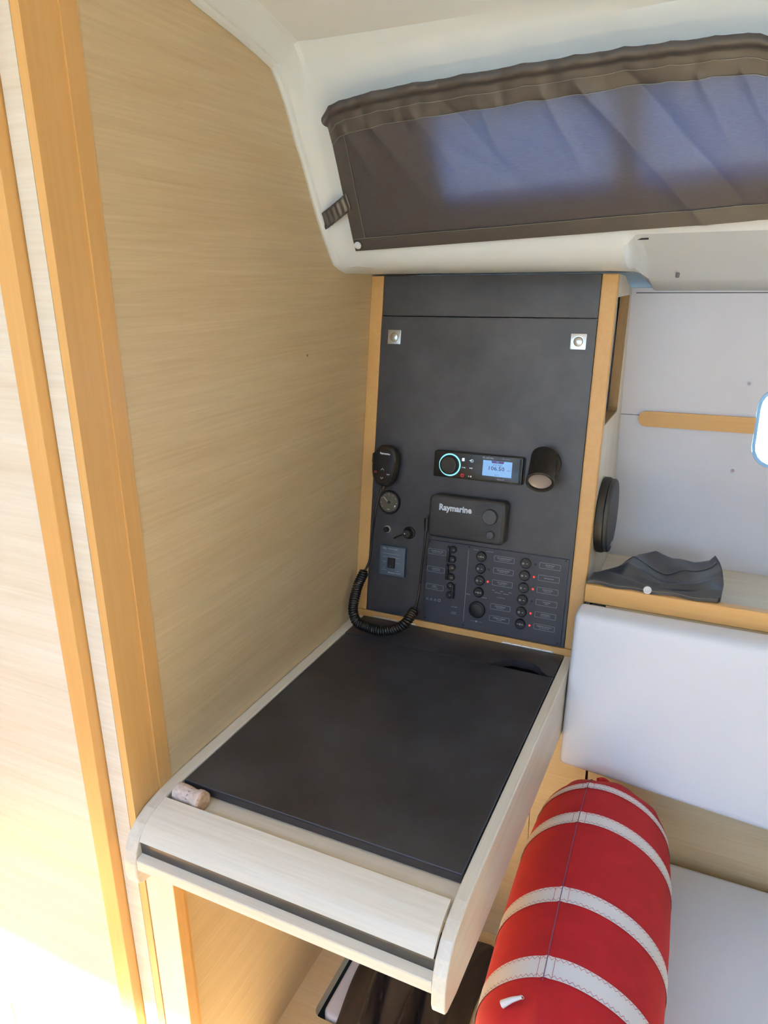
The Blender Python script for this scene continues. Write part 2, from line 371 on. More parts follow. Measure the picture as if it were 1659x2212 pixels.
XS = [(0.0, 0.0, 0), (0.001, .0055, 0), (0.005, .0075, 0), (0.009, .0055, 0), (0.0125, .001, 0), (0.016, 0.0, 0), (0.022, -.003, .15), (0.030, -.006, .45), (0.038, -.007, .75), (0.046, -.006, .93), (0.056, -.004, 1.0), (0.08, -.002, 1),
      (0.265, 0, 1), (0.40, 0, 1), (0.548, 0, 1)]
def prof(i, lipw):
    y, z, o = PR[i]
    if lipw < 1 and i in SL:
        a, b_ = SL[i]; y = y * lipw + a * (1 - lipw); z = z * lipw + b_ * (1 - lipw)
    return V((y, z))
def pnorm(i, lipw):
    a = prof(max(i - 1, 0), lipw); c = prof(min(i + 1, len(PR) - 1), lipw); d = (c - a).normalized()
    return V((-(-d.y), -d.x)) if False else V((d.y, -d.x))      # candidate, fixed below
XL = [(x, off, f, 1.0) for x, off, f in XS] + [(0.560, 0, 1, .93), (0.566, 0, 1, .75), (0.571, 0, 1, .4), (0.575, 0, 1, .12), (0.584, 0, 1, 0), (0.75, 0, 1, 0), (0.96, 0, 1, 0), (1.2, 0, 1, 0), (1.24, 0, 1, 0), (2.0, 0, 1, 0), (2.7, 0, 1, 0)]
def liner_pt(i, k):
    x, off, f, lw = XL[k]; p = prof(i, lw); n = pnorm(i, lw)
    inward = V((-0.8, 0.1)) - p                                  # towards the room
    if n.dot(inward) < 0: n = -n
    o = PR[i][2] * f
    rise = 0.034 * max(0, min(x - 0.06, 1.6)) if 5 < i < 18 else 0.0    # the side rises slowly towards the bow
    if i >= 20: off = 0 if i > 21 else off * 0.5
    q = p + n * (off - o) 
    return (x, q.x, q.y + rise * (0.5 if i in (6, 17) else 1))
bm = bmesh.new(); G = [[bm.verts.new(liner_pt(i, k)) for i in range(len(PR))] for k in range(len(XL))]
WIN = {12: 1, 13: 1, 15: 2, 16: 2, 17: 2, 18: 2, 19: 2, 20: 2}
winx = [(0.265, 0.552), (0.58, 0.96), (0.96, 1.2), (1.24, 2.0)]
for k in range(len(XL) - 1):
    for i in range(len(PR) - 1):
        xa, xb = XL[k][0], XL[k + 1][0]
        if 10 <= i < 14 and ((xa >= 0.264 and xb <= 0.5525) or (xa >= 0.579 and xb <= 1.201) or (xa >= 1.239 and xb <= 2.01)): continue
        bm.faces.new((G[k][i], G[k][i + 1], G[k + 1][i + 1], G[k + 1][i]))
mb = MB(); mb.bm.free(); mb.bm = bm; bmesh.ops.recalc_face_normals(bm, faces=bm.faces)
liner = struct(mb.build('ceiling', 'gelcoat', smooth=22))
liner.name = 'ceiling_side'
so = liner.modifiers.new('thick', 'SOLIDIFY'); so.thickness = 0.004; so.offset = 0
# tinted panes in the side
for x0, x1, nme in ((0.25, 0.565, 'window_1'), (0.57, 1.21, 'window_2')):
    a = MB(); o_ = 0.022
    pa = V((-0.186 + o_ * .83, 1.02 + o_ * .5 + .02)); pb = V((-0.10 + o_ * .83, 0.89 + o_ * .5))
    vs = [a.bm.verts.new(p) for p in ((x0, pa.x, pa.y + .034 * x0), (x1, pa.x, pa.y + .034 * x1), (x1, pb.x, pb.y + .034 * x1), (x0, pb.x, pb.y + .034 * x0))]
    a.bm.faces.new(vs); struct(a.build(nme, 'pane_dark'))
# thin dark plate painting the shade of the gap where the liner lip ends
hole_ob = MB().prism([(0.578, 0.0), (0.596, 0.0), (0.596, 0.008), (0.585, 0.008)], 0.0, 0.001).build('lip_gap_shade', 'dark_void', liner,
    mtx=Matrix.Translation((0.0, -0.030, 0.8262)) @ Matrix.Rotation(math.radians(90 - 14), 4, 'X'))

struct(MB().box(-0.03, 2.75, -0.088, 0.9, 0.878, 0.888).build('trim_6', 'gelcoat'))
struct(MB().box(-0.03, 2.75, 0.386, 0.40, 0.70, 0.878).build('trim_7', 'gelcoat'))
struct(MB().box(-0.03, 2.75, -0.70, -0.655, 1.185, 1.31).build('leak_filler', 'gelcoat'))  # unseen filler added to block sun leaking in above the liner
# ---- hull side behind the shelf, with the portlight
HY = 0.35
portl = rr(0.812, 1.20, 0.362, 0.540, 0.045)
hullw = struct(holed([(-0.03, FZ), (2.7, FZ), (2.7, 0.742), (-0.03, 0.742)], [portl], lambda a, b, c: (a, c, b), HY, HY + 0.02).build('wall_hull', 'hull'))
b = MB(); b.box(0.54, 2.7, HY - 0.0012, HY + 0.001, 0.7305, 0.7322); b.box(0.53, 0.572, HY - 0.0008, HY + 0.001, 0.4605, 0.4615)
b.build('panel_joint', 'groove', hullw)
b = MB(); o_, i_ = portl, rr(0.820, 1.192, 0.370, 0.532, 0.038)
struct(holed(rr(0.8125, 1.1995, 0.3625, 0.5395, 0.0447), [rr(0.8190, 1.193, 0.369, 0.533, 0.039)], lambda a, b_, c: (a, c, b_), HY - 0.0015, HY + 0.012).build('window_4', 'rim_blue'))
w4 = bpy.data.objects['window_4']
MB().box(0.82, 1.192, HY + 0.012, HY + 0.015, 0.365, 0.537).build('window_pane', 'pane', w4)
for x, z in ((0.789, 0.544), (0.781, 0.350)):
    s_ = MB(); s_.lathe([(0.0085, 0), (0.0085, 0.001), (0.0045, 0.0018), (0.0045, 0.0006), (0, 0.0006)], (x, HY - 0.0001, z), (0, -1, 0), 20); s_.build('screw_cap', 'hull', hullw, smooth=40)
    s_ = MB(); s_.cyl((x, HY, z), (x, HY - 0.0016, z), 0.0035, seg=12); s_.build('screw', 'screw', hullw)
s_ = MB(); s_.cyl((0.632, 0.2, 0.771), (0.632, 0.196, 0.765), 0.004, seg=12); s_.build('screw', 'screw', liner)
# wooden hand strip with a round end
pts = [(0.835, 0.437)] + [(0.835, 0.472)] + [(0.588 + 0.0175 * math.cos(math.radians(a)), 0.4545 + 0.0175 * math.sin(math.radians(a))) for a in range(90, 271, 15)]
strip = MB(); strip.prism([(x if x < .8 else .812, z) for x, z in pts], HY - 0.008, HY - 0.0002, 'xz')
struct(strip.build('trim_4', 'beech_x'))
struct(MB().box(2.1, 2.7, HY - 0.008, HY - 0.0002, 0.437, 0.472, 0.002).build('trim_5', 'beech_x'))

# ---- the sea outside
sea = bpy.data.materials.new('sea_water'); sea.use_nodes = True; T = sea.node_tree; bs = T.nodes['Principled BSDF']
bs.inputs['Base Color'].default_value = (0.25, 0.42, 0.5, 1); bs.inputs['Roughness'].default_value = 0.25
tcn = T.nodes.new('ShaderNodeTexCoord'); mp = T.nodes.new('ShaderNodeMapping'); mp.inputs['Scale'].default_value = (0.5, 1.6, 1)
n = T.nodes.new('ShaderNodeTexNoise'); n.inputs['Scale'].default_value = 2.2; n.inputs['Detail'].default_value = 5
bp_ = T.nodes.new('ShaderNodeBump'); bp_.inputs['Strength'].default_value = 1.0; bp_.inputs['Distance'].default_value = 0.6
T.links.new(tcn.outputs['Object'], mp.inputs[0]); T.links.new(mp.outputs[0], n.inputs['Vector']); T.links.new(n.outputs['Fac'], bp_.inputs['Height']); T.links.new(bp_.outputs[0], bs.inputs['Normal'])
M['sea'] = sea
s_ = MB(); s_.bm.faces.new([s_.bm.verts.new(p) for p in ((-80, -80, -1.35), (80, -80, -1.35), (80, 80, -1.35), (-80, 80, -1.35))])
o = s_.build('sea', 'sea'); o['kind'] = 'structure'

# ================================================================ INSTRUMENT CABINET
cab = thing('instrument_cabinet', 'tall slate grey instrument cabinet with beech edges above the chart table', 'cabinet')
X0, X1 = 0.0305, 0.4995
Mpan = Matrix.Translation((0, 0, 0)) @ Matrix.Rotation(math.pi / 2 - TILT, 4, 'X')
TOPH = 0.783
b = MB(); b.box(X0, X1, 0.6985, TOPH, -0.016, -0.0008, 0.0008); b.build('upper_panel', 'laminate', cab, mtx=Mpan)
b = MB(); b.box(X0, X1, 0.016, 0.6965, -0.016, 0.0, 0.0008); b.build('hinged_front', 'laminate', cab, mtx=Mpan)
b = MB(); b.box(0.0005, X0 - 0.0006, 0.0158, TOPH, -0.018, 0.0012, 0.0010); b.build('edge_strip', 'beech_y', cab, mtx=Mpan)
b = MB(); b.box(X1 + 0.0008, 0.5315, 0.0158, TOPH, -0.018, 0.0012, 0.004, 3); b.build('edge_strip', 'beech_y', cab, mtx=Mpan)
# back board behind, side with a slot
pts_side = [(0.004, 0.004), (0.348, 0.004), (0.348, 0.740)] + [(0.1255, 0.777), (0.004 + TOPH * sT + 0.0, 0.773)]
sx0, sx1 = 0.512, 0.5305
slot = [(0.093, 0.735), (0.068, 0.50), (0.255, 0.50), (0.275, 0.735)]
slotr = [(0.140, 0.728), (0.103, 0.496), (0.106, 0.484), (0.112, 0.480), (0.262, 0.481), (0.270, 0.484), (0.274, 0.492), (0.316, 0.728)]
outer = [(0.016, 0.016), (0.348, 0.016), (0.348, 0.737), (0.22, 0.768), (0.134, 0.772)]
side = holed(outer, [slotr], lambda a, b_, c: (c, a, b_), sx0, sx1)
side.build('side_panel', 'pale_z', cab)
b = MB()
b.prism([(0.262, 0.479), (0.2735, 0.484), (0.3175, 0.728), (0.3155, 0.728), (0.2725, 0.490)], sx0 - .001, sx1 + 0.0005, 'yz'); b.build('slot_edging', 'brown_edge', cab)
b = MB(); b.prism([(0.104, 0.4785), (0.270, 0.4795), (0.272, 0.4825), (0.105, 0.4815)], sx0 - .001, sx1 + 0.0005, 'yz'); b.build('slot_edging', 'brown_edge', cab)
b = MB(); b.box(0.495, 0.511, 0.335, 0.347, 0.45, 0.735); b.build('jamb_gap_shade', 'dark_void', cab)  # dark backing painted in as shade in the gap beside the jamb
b = MB(); b.box(0.10, 0.5068, 0.315, 0.325, 0.45, 0.727, 0.001); b.build('inner_liner', 'hull', cab)
def latch(x, h, lab):
    a = MB(); a.rrect(-0.0155, 0.0155, -0.0155, 0.0155, 0.0015, 0, 0.0025, 0.0006)
    o = a.build('push_latch', 'chrome', cab, smooth=30, mtx=Mpan @ Matrix.Translation((x, h, 0.0003)))
    k = MB(); k.lathe([(0.0112, 0.0026), (0.0112, 0.0034), (0.0098, 0.0034), (0.0092, 0.0026), (0.0088, 0.0044), (0.0075, 0.0052), (0, 0.0056)], seg=28)
    k.build('latch_button', 'chrome', o, smooth=30, mtx=Mpan @ Matrix.Translation((x, h, 0.0003)))
latch(0.064, 0.652, 1); latch(0.467, 0.652, 2)
b = MB(); b.cyl((0, 0, 0.0034), (0, 0, 0.0036), 0.0, 0.0, 8)
b.bm.free()

# ================================================================ CHART TABLE
tab = thing('chart_table', 'chart table with slate grey lifting lid and pale rolled front edge', 'table')
BX0, BX1 = 0.503, 0.522
def board_profile(nose_y, zt=0.0, zb=-0.125):
    P = [(0.0, zt), (-0.62, zt), (-0.655, -0.001), (-0.69, -0.0035), (-0.718, -0.009), (-0.742, -0.019), (-0.758, -0.033), (-0.768, -0.050), (-0.773, -0.070), (-0.7735, -0.095),
         (-0.770, -0.107), (-0.763, -0.112), (-0.73, -0.118), (-0.66, -0.122), (-0.5, -0.128), (0.0, -0.14)]
    return P
mb = MB(); mb.prism(board_profile(0), BX0, BX1, 'yz')
o = mb.build('side_board', 'pale_y', tab); bv = o.modifiers.new('b', 'BEVEL'); bv.width = 0.0022; bv.segments = 2; bv.limit_method = 'ANGLE'; bv.angle_limit = 1.0
mb = MB(); mb.prism([(y, z) for y, z in board_profile(0)], 0.0008, 0.0235, 'yz')
o = mb.build('side_board', 'pale_y', tab); bv = o.modifiers.new('b', 'BEVEL'); bv.width = 0.0022; bv.segments = 2; bv.limit_method = 'ANGLE'; bv.angle_limit = 1.0
LX0, LX1 = 0.0255, 0.5015
# back rail between panel and top
MB().box(0.0008, 0.5315, 0.0003, 0.012, -0.05, 0.0145, 0.0008).build('back_rail', 'beech_x', tab)
# fixed rear strip of the top with the finger notch
notch = [(LX1, -0.0965), (0.488, -0.0960), (0.476, -0.086), (0.466, -0.071), (0.452, -0.0625), (0.425, -0.0595), (0.405, -0.0610), (0.392, -0.068), (0.378, -0.086), (0.368, -0.0955), (0.355, -0.0965), (LX0, -0.0965)]
mb = MB(); mb.prism([(LX0, -0.0005), (LX1, -0.0005)] + notch, -0.016, 0.0, 'xy'); mb.build('rear_flap', 'laminate', tab)
mb = MB(); mb.prism([(LX1 - 0.0005, -0.0978), (LX1 - 0.0005, -0.6525), (LX0 + 0.0005, -0.6525), (LX0 + 0.0005, -0.0978)], -0.015, -0.0008, 'xy', bev=0.0016)
mb.build('lid', 'laminate', tab)
MB().box(LX0 + 0.0008, LX1 - 0.0008, -0.6533, -0.6512, -0.0155, -0.0026).build('lid_edging', 'laminate_edge', tab)
MB().box(LX0 + 0.002, LX1 - 0.002, -0.6522, -0.6512, -0.0022, -0.0006).build('edge_highlight', 'edge_highlight', tab)  # highlight on the front and right lid edges painted as paler strips
MB().box(LX1 - 0.0022, LX1 - 0.0014, -0.6512, -0.0985, -0.0012, -0.0006).build('edge_highlight', 'edge_highlight', tab)
MB().box(0.30, 0.5025, -0.14, -0.02, -0.045, -0.04).build('notch_shade', 'dark_void', tab)  # black sheet painting the shade inside the finger notch
MB().box(0.024, 0.503, -0.66, -0.0, -0.075, -0.065).build('tray_bottom', 'pale_y', tab)
for hx0, hx1 in ((0.051, 0.160), (0.366, 0.477)):
    h = MB(); h.box(hx0 - 0.001, hx1 + 0.001, -0.0012, 0.0005, 0.0, 0.0022); hob = h.build('hinge', 'steel', tab)
    for k in range(5):
        a = hx0 + (hx1 - hx0) * k / 5; MB().cyl((a + 0.0006, -0.0004, 0.0025), (a + (hx1 - hx0) / 5 - 0.0006, -0.0004, 0.0025), 0.0022, seg=12).build('hinge_knuckle', 'steel', hob, smooth=40)
leg = MB(); leg.box(0.0008, 0.057, -0.7365, -0.7185, FZ + 0.0005, -0.124, 0.001); leg = leg.build('support_leg', 'pale_z', tab)
leg2 = MB(); leg2.box(0.0572, 0.0585, -0.737, -0.718, FZ + 0.0005, -0.124); leg2.build('leg_edging', 'beech_z', leg)
# trough and rolled front
tz = -0.018
MB().box(0.0237, 0.5028, -0.712, -0.650, tz - 0.008, tz).build('pencil_trough', 'pale_x', tab)
RX0, RX1 = 0.0245, 0.5005
roll = [(-0.6965, -0.0015), (-0.712, -0.0045), (-0.728, -0.0095), (-0.742, -0.0168), (-0.753, -0.0262), (-0.7595, -0.0365)]
inner = [(-0.752, -0.0375), (-0.745, -0.030), (-0.735, -0.0225), (-0.722, -0.0165), (-0.708, -0.0125), (-0.6965, -0.011)]
mb = MB(); mb.prism(roll + inner, RX0, RX1, 'yz'); mb.build('rolled_front', 'pale_x', tab, smooth=35)
MB().box(RX0 - 0.0005, RX1 + 0.002, -0.7570, -0.750, -0.061, -0.0385).build('dark_recess', 'laminate', tab)
mb = MB(); mb.prism([(-0.7562, -0.0590), (-0.7690, -0.0625), (-0.7700, -0.064), (-0.7700, -0.081), (-0.767, -0.084), (-0.735, -0.084), (-0.735, -0.0615), (-0.7562, -0.0615)], RX0 - 0.0005, RX1 + 0.002, 'yz'); mb.build('lower_lip', 'pale_x', tab)
# cabinet work below, behind the knee space
base = thing('base_cabinet', 'light veneered cabinet front in the knee space below the chart table', 'cabinet', (0.28, 0.0, FZ))
MB().box(-0.279, 0.1685, 0.0, 0.016, 0.0, 0.69).build('front_panel', 'oak_x', base)
MB().box(0.1700, 0.2870, 0.0, 0.016, 0.0, 0.69).build('front_panel', 'oak_x', base)
MB().box(-0.278, 0.286, 0.0165, 0.02, 0.001, 0.689).build('backing', 'dark_void', base)

# ================================================================ INSTRUMENTS
# --- stereo
st = thing('marine_stereo', 'black marine stereo with glowing round knob and blue backlit display reading 106.50', 'stereo', PP(0.2825, 0.383, 0.0002), PROT)
mb = MB(); mb.rrect(-0.099, 0.099, -0.0285, 0.0285, 0.004, 0, 0.018, 0.003); mb.build('face_plate', 'black_gloss', st, smooth=40)
mb = MB(); mb.rrect(-0.1005, 0.1005, -0.0300, 0.0300, 0.005, 0, 0.006, 0.002); mb.build('bezel', 'black', st, smooth=40)
mb = MB(); mb.box(0.0925, 0.0965, -0.026, 0.026, 0.017, 0.0205, 0.001); mb.build('side_grip', 'black', st)
mb = MB(); mb.lathe([(0.0205, 0.018), (0.0205, 0.026), (0.0185, 0.030), (0.016, 0.0306), (0.0155, 0.0295), (0.006, 0.0290), (0, 0.029)], (-0.0615, 0, 0), seg=48); kn = mb.build('knob', 'black', st, smooth=30)
mb = MB(); mb.lathe([(0.0215, 0.018), (0.0225, 0.0195), (0.0242, 0.0195), (0.0248, 0.018)], (-0.0615, 0, 0), seg=48); mb.build('knob_light', 'ring_light', st, smooth=30)
mb = MB(); mb.rrect(0.013, 0.0765, -0.0155, 0.0175, 0.001, 0.0178, 0.0185); sc_ = mb.build('display', 'screen', st)
mb = MB()
mb.text('106.50', 0.0118, (0.0425, 0.001, 0.0187), bold=0.0001, sx=1.15); mb.text('MHz', 0.0038, (0.070, -0.0012, 0.0187)); mb.text('XYZ 10650', 0.0042, (0.045, 0.0085, 0.0187)); mb.text('AUTO', 0.0036, (0.045, -0.0125, 0.0187))
mb.build('digits', 'screen_ink', sc_)
mb = MB(); mb.prism([(0.031, 0.0172), (0.059, 0.0172), (0.0575, 0.0125), (0.0325, 0.0125)], 0.01855, 0.0187); mb.build('title_band', 'screen_band', sc_)
mb = MB(); mb.text('FM', 0.0042, (0.045, 0.0148, 0.0188)); mb.build('band_name', 'screen', sc_)
mb = MB(); mb.text('FUSION', 0.0056, (0.0235, 0.0220, 0.0184), sx=1.2, bold=0.0001)
mb.text('Bluetooth', 0.0038, (0.054, -0.0212, 0.0184)); mb.build('lettering', 'grey_ink', st)
mb = MB(); mb.text('MS-RA70NSX', 0.0032, (0.064, 0.0225, 0.0184)); mb.build('model_lettering', 'grey_ink', st)
mb = MB()
z = 0.0184
mb.rrect(-0.0345, -0.0285, 0.0105, 0.0175, 0.0008, z - .0002, z)
mb.frame(-0.0155, -0.0085, 0.0095, 0.0165, 0.0034, 0.0009, z); mb.box(-0.0175, -0.0115, 0.0124, 0.0136, z - .0002, z)
def tri(mb, x, y, s, d): mb.bm.faces.new([mb.bm.verts.new(p) for p in ([(x, y - s, z), (x + 1.3 * s * d, y, z), (x, y + s, z)] if d > 0 else [(x, y + s, z), (x + 1.3 * s * d, y, z), (x, y - s, z)])])
tri(mb, -0.0285, -0.003, 0.0016, -1); tri(mb, -0.0260, -0.003, 0.0016, -1); mb.box(-0.0330, -0.0322, -0.0046, -0.0014, z - .0002, z)
tri(mb, -0.0160, -0.003, 0.0016, 1); tri(mb, -0.0135, -0.003, 0.0016, 1); mb.box(-0.0108, -0.0100, -0.0046, -0.0014, z - .0002, z)
tri(mb, -0.0175, -0.021, 0.0016, 1); mb.box(-0.0135, -0.0125, -0.0226, -0.0194, z - .0002, z); mb.box(-0.0118, -0.0108, -0.0226, -0.0194, z - .0002, z)
mb.build('button_icons', 'icon_lit', st)
mb = MB(); mb.frame(-0.0355, -0.0275, -0.0245, -0.0165, 0.0039, 0.0009, z); mb.box(-0.0319, -0.0311, -0.0225, -0.0185, z - .0002, z); mb.build('power_icon', 'icon_red', st)

# --- VHF radio
vh = thing('vhf_radio', 'charcoal VHF radio with curved grooves and two round knobs below the stereo', 'radio', PP(0.271, 0.270, 0.0002), PROT)
mb = MB(); mb.rrect(-0.086, 0.087, -0.0475, 0.047, 0.012, 0, 0.034, 0.008, seg=6, bseg=4); mb.build('body', 'grey_plastic', vh, smooth=40)
mb = MB(); mb.rrect(-0.080, 0.081, -0.042, 0.042, 0.009, 0.0338, 0.0352, 0.0008, seg=6); mb.build('front_face', 'grey_plastic', vh, smooth=40)
mb = MB()
for k in range(15):     # flowing grooves
    P_ = []
    for j in range(40):
        t = j / 39; x = -0.079 + 0.158 * t
        y = -0.040 + 0.0042 * k * (1 - 0.35 * t) + 0.052 * (t ** 2.2) * (0.35 + 0.055 * k) + 0.004 * math.sin(t * 2.5) * k / 15
        if -0.040 < y < 0.040 and (x - 0.055) ** 2 + (y - 0.013) ** 2 > 0.0183 ** 2 and not (x < 0.02 and y > 0.004): P_.append((x, y, 0.03535))
        else:
            if len(P_) > 2: mb.ribbon(P_, (0, 0, 1), 0.0011)
            P_ = []
    if len(P_) > 2: mb.ribbon(P_, (0, 0, 1), 0.0011)
mb.build('grooves', 'groove', vh)
mb = MB(); mb.lathe([(0.0172, 0.035), (0.0165, 0.042), (0.0150, 0.0440), (0, 0.0446)], (0.055, 0.013, 0), seg=40); mb.build('knob', 'knob_grey', vh, smooth=35)
mb = MB(); mb.lathe([(0.0095, 0.035), (0.0088, 0.041), (0.0075, 0.0425), (0, 0.0428)], (0.0585, -0.026, 0), seg=32); mb.build('knob', 'knob_grey', vh, smooth=35)
mb = MB(); mb.text('Raymarine', 0.0188, (-0.0245, 0.0205, 0.0354), bold=0.0007, sx=0.93, ext=0.0001); mb.build('lettering', 'white_ink', vh)
mb = MB(); mb.cyl((-0.094, -0.026, 0.018), (-0.094, -0.040, 0.018), 0.0052); mb.cyl((-0.094, -0.012, 0.018), (-0.094, -0.026, 0.018), 0.0068); mb.tube([(-0.094, -0.014, 0.018), (-0.094, -0.008, 0.016), (-0.085, -0.006, 0.012)], 0.004); mb.build('cable_plug', 'rubber', vh, smooth=40)

# --- fist microphone with coiled cord
mic = thing('fist_microphone', 'black handheld radio microphone with coiled cord hanging at the left of the panel', 'microphone', PP(0.0690, 0.366, 0.006), PROT)
def superell(w_, h_, zz, shift=0.0, n_=40, e=2.6, egg=0.0):
    r = []
    for k in range(n_):
        a = 2 * math.pi * k / n_; c, s0 = math.cos(a), math.sin(a)
        x = w_ * abs(c) ** (2 / e) * (1 if c > 0 else -1); y = h_ * abs(s0) ** (2 / e) * (1 if s0 > 0 else -1)
        r.append((x * (1 + egg * y / h_), y + shift, zz))
    return r
def loft(mb, rings, cap=True):
    R_ = [[mb.bm.verts.new(p) for p in r] for r in rings]; n_ = len(R_[0])
    for a, c in zip(R_, R_[1:]):
        for k in range(n_): mb.bm.faces.new((a[k], a[(k + 1) % n_], c[(k + 1) % n_], c[k]))
    if cap: mb.bm.faces.new(R_[-1]); mb.bm.faces.new(R_[0][::-1])
mb = MB(); loft(mb, [superell(0.026, 0.040, 0.0, egg=0.08), superell(0.0305, 0.0465, 0.006, egg=0.08), superell(0.0315, 0.0475, 0.014, egg=0.08), superell(0.0300, 0.0455, 0.022, egg=0.08), superell(0.0255, 0.041, 0.0275, egg=0.08)])
rotm = Matrix.Rotation(math.radians(-3), 4, 'Z')
mb.build('body', 'black', mic, smooth=50, mtx=rotm)
mb = MB(); loft(mb, [superell(0.0245, 0.0395, 0.0272, egg=0.1), superell(0.0235, 0.0385, 0.0288, egg=0.1), superell(0.021, 0.036, 0.0292, egg=0.1)]); mb.build('front_face', 'black_gloss', mic, smooth=40, mtx=rotm)
mb = MB(); mb.text('Raymarine', 0.0058, (0.002, 0.029, 0.0296), bold=0.0002); zz = 0.0296
mb.ribbon([(-0.0035, -0.0085, zz), (0, -0.0045, zz), (0.0035, -0.0085, zz)], (0, 0, 1), 0.0010); mb.ribbon([(-0.0035, -0.0245, zz), (0, -0.0285, zz), (0.0035, -0.0245, zz)], (0, 0, 1), 0.0010)
mb.text('16/9', 0.0045, (0.0145, -0.0165, zz)); mb.build('lettering', 'white_ink', mic, mtx=rotm)
mb = MB(); mb.frame(-0.0195, -0.0135, -0.017, -0.012, 0.0024, 0.0007, zz); mb.box(-0.018, -0.015, -0.0148, -0.0142, zz - .0002, zz); mb.build('red_symbol', 'red_ink', mic, mtx=rotm)
mb = MB(); mb.box(-0.034, -0.030, 0.004, 0.026, 0.006, 0.018, 0.0015); mb.build('talk_button', 'black', mic, smooth=40, mtx=rotm)
mb = MB(); mb.lathe([(0.014, -0.0055), (0.016, -0.002), (0.012, 0.001)], (0, 0.004, 0)); mb.build('hanger_stud', 'black', mic, smooth=40)
mb = MB(); mb.cyl((-0.001, -0.044, 0.014), (-0.004, -0.058, 0.016), 0.0058, 0.0042); mb.build('strain_relief', 'rubber', mic, smooth=40)
# cord points in world space, turned into the microphone's frame
world2mic = (Matrix.Translation(PP(0.0690, 0.366, 0.006)) @ Matrix.Rotation(math.pi / 2 - TILT, 4, 'X')).inverted()
cord = [(0.064, 0.0235, 0.314), (0.061, 0.0, 0.272), (0.051, -0.0, 0.203), (0.047, -0.008, 0.150), (0.041, -0.02, 0.127)]
coil = [(0.0405, -0.02, 0.127), (0.0275, -0.03, 0.093), (0.0245, -0.045, 0.063), (0.0275, -0.060, 0.040), (0.044, -0.072, 0.0185), (0.075, -0.080, 0.0155), (0.109, -0.085, 0.0165), (0.141, -0.080, 0.024), (0.163, -0.07, 0.039), (0.170, -0.050, 0.053), (0.173, -0.034, 0.060)]
cord2 = [(0.173, -0.034, 0.060), (0.1705, -0.012, 0.082), (0.172, 0.0, 0.132), (0.176, 0.010, 0.196), (0.177, 0.0165, 0.2305)]
mb = MB(); mb.tube(smoothpath(cord, 30), 0.0029); mb.tube(smoothpath(cord2, 30), 0.0029)
cp = resample(smoothpath(coil, 200), 0.0004); hel = []; up = None; ang = 0
for i in range(len(cp)):
    d = (cp[min(i + 1, len(cp) - 1)] - cp[max(i - 1, 0)]).normalized()
    if up is None: up = d.orthogonal().normalized()
    up = (up - d * up.dot(d)).normalized(); sd = d.cross(up); ang += 2 * math.pi * 0.0004 / 0.0056
    env = min(1, i / 12, (len(cp) - 1 - i) / 12)
    hel.append(cp[i] + (up * math.cos(ang) + sd * math.sin(ang)) * 0.0095 * env)
mb.tube(hel, 0.0027, seg=6)
mb.build('coiled_cord', 'rubber', mic, smooth=60, mtx=world2mic)

# --- fuel gauge
ga = thing('fuel_gauge', 'round black dial gauge half hidden below the handheld microphone', 'gauge', PP(0.0755, 0.2815, 0.0002), PROT)
mb = MB(); mb.lathe([(0.0275, 0), (0.0275, 0.005), (0.0255, 0.0085), (0.0235, 0.0085), (0.0225, 0.006)], seg=48); mb.build('bezel', 'black', ga, smooth=35)
mb = MB(); mb.lathe([(0.0228, 0.0060), (0, 0.0060)], seg=48); mb.build('dial', 'gauge_face', ga)
mb = MB()
for k in range(9):
    a = math.radians(215 - k * 31); r0 = 0.0165 if k % 4 == 0 else 0.018
    mb.ribbon([(r0 * math.cos(a), r0 * math.sin(a), 0.0063), (0.0205 * math.cos(a), 0.0205 * math.sin(a), 0.0063)], (0, 0, 1), 0.0006)
mb.box(0.0145, 0.0175, -0.0085, -0.0055, 0.0062, 0.0063); mb.text('FUEL', 0.0036, (0, -0.0165, 0.0063)); mb.build('scale_marks', 'white_ink', ga)
mb = MB(); mb.ribbon([(-0.003, 0.002, 0.0072), (-0.0135, 0.012, 0.0072)], (0, 0, 1), 0.0013); mb.build('needle', 'white_ink', ga)
mb = MB(); mb.cyl((0, 0, 0.006), (0, 0, 0.008), 0.003); mb.build('hub', 'black', ga, smooth=40)
# --- push button / key switch
cg = thing('push_button', 'small black push button with silver collar beside the ignition knob', 'button', PP(0.0735, 0.2175, 0.0002), PROT)
mb = MB(); mb.lathe([(0.0088, 0), (0.0088, 0.0022), (0.0072, 0.0045), (0.0066, 0.004)], seg=28); mb.build('collar', 'steel', cg, smooth=35)
mb = MB(); mb.lathe([(0.0066, 0.002), (0.0062, 0.0095), (0.005, 0.0110), (0, 0.0110)], (-0.001, 0, 0), seg=24); mb.build('plunger', 'black', cg, smooth=35)
ky = thing('ignition_switch', 'black rubber ignition switch with dangling key strap', 'switch', PP(0.1290, 0.2165, 0.0002), PROT)
mb = MB(); mb.lathe([(0.0145, 0), (0.0142, 0.004), (0.0115, 0.006), (0.0105, 0.016), (0.0085, 0.0185), (0, 0.019)], seg=32); mb.build('rubber_boot', 'rubber', ky, smooth=35)
mb = MB(); mb.lathe([(0.0016, 0.0188), (0.0012, 0.0202), (0, 0.0205)], (-0.004, 0.000, 0)); mb.build('rivet', 'steel', ky, smooth=40)
mb = MB()
pz = smoothpath([(-0.003, 0.000, 0.0165), (-0.014, -0.005, 0.0185), (-0.024, -0.010, 0.0145), (-0.032, -0.0155, 0.009)], 16)
for a, wd in ((0, 0),): mb.tube(pz, 0.002, rf=lambda t: 0.0015 + 0.0022 * max(0, t - .45))
mb.build('strap', 'rubber', ky, smooth=40)
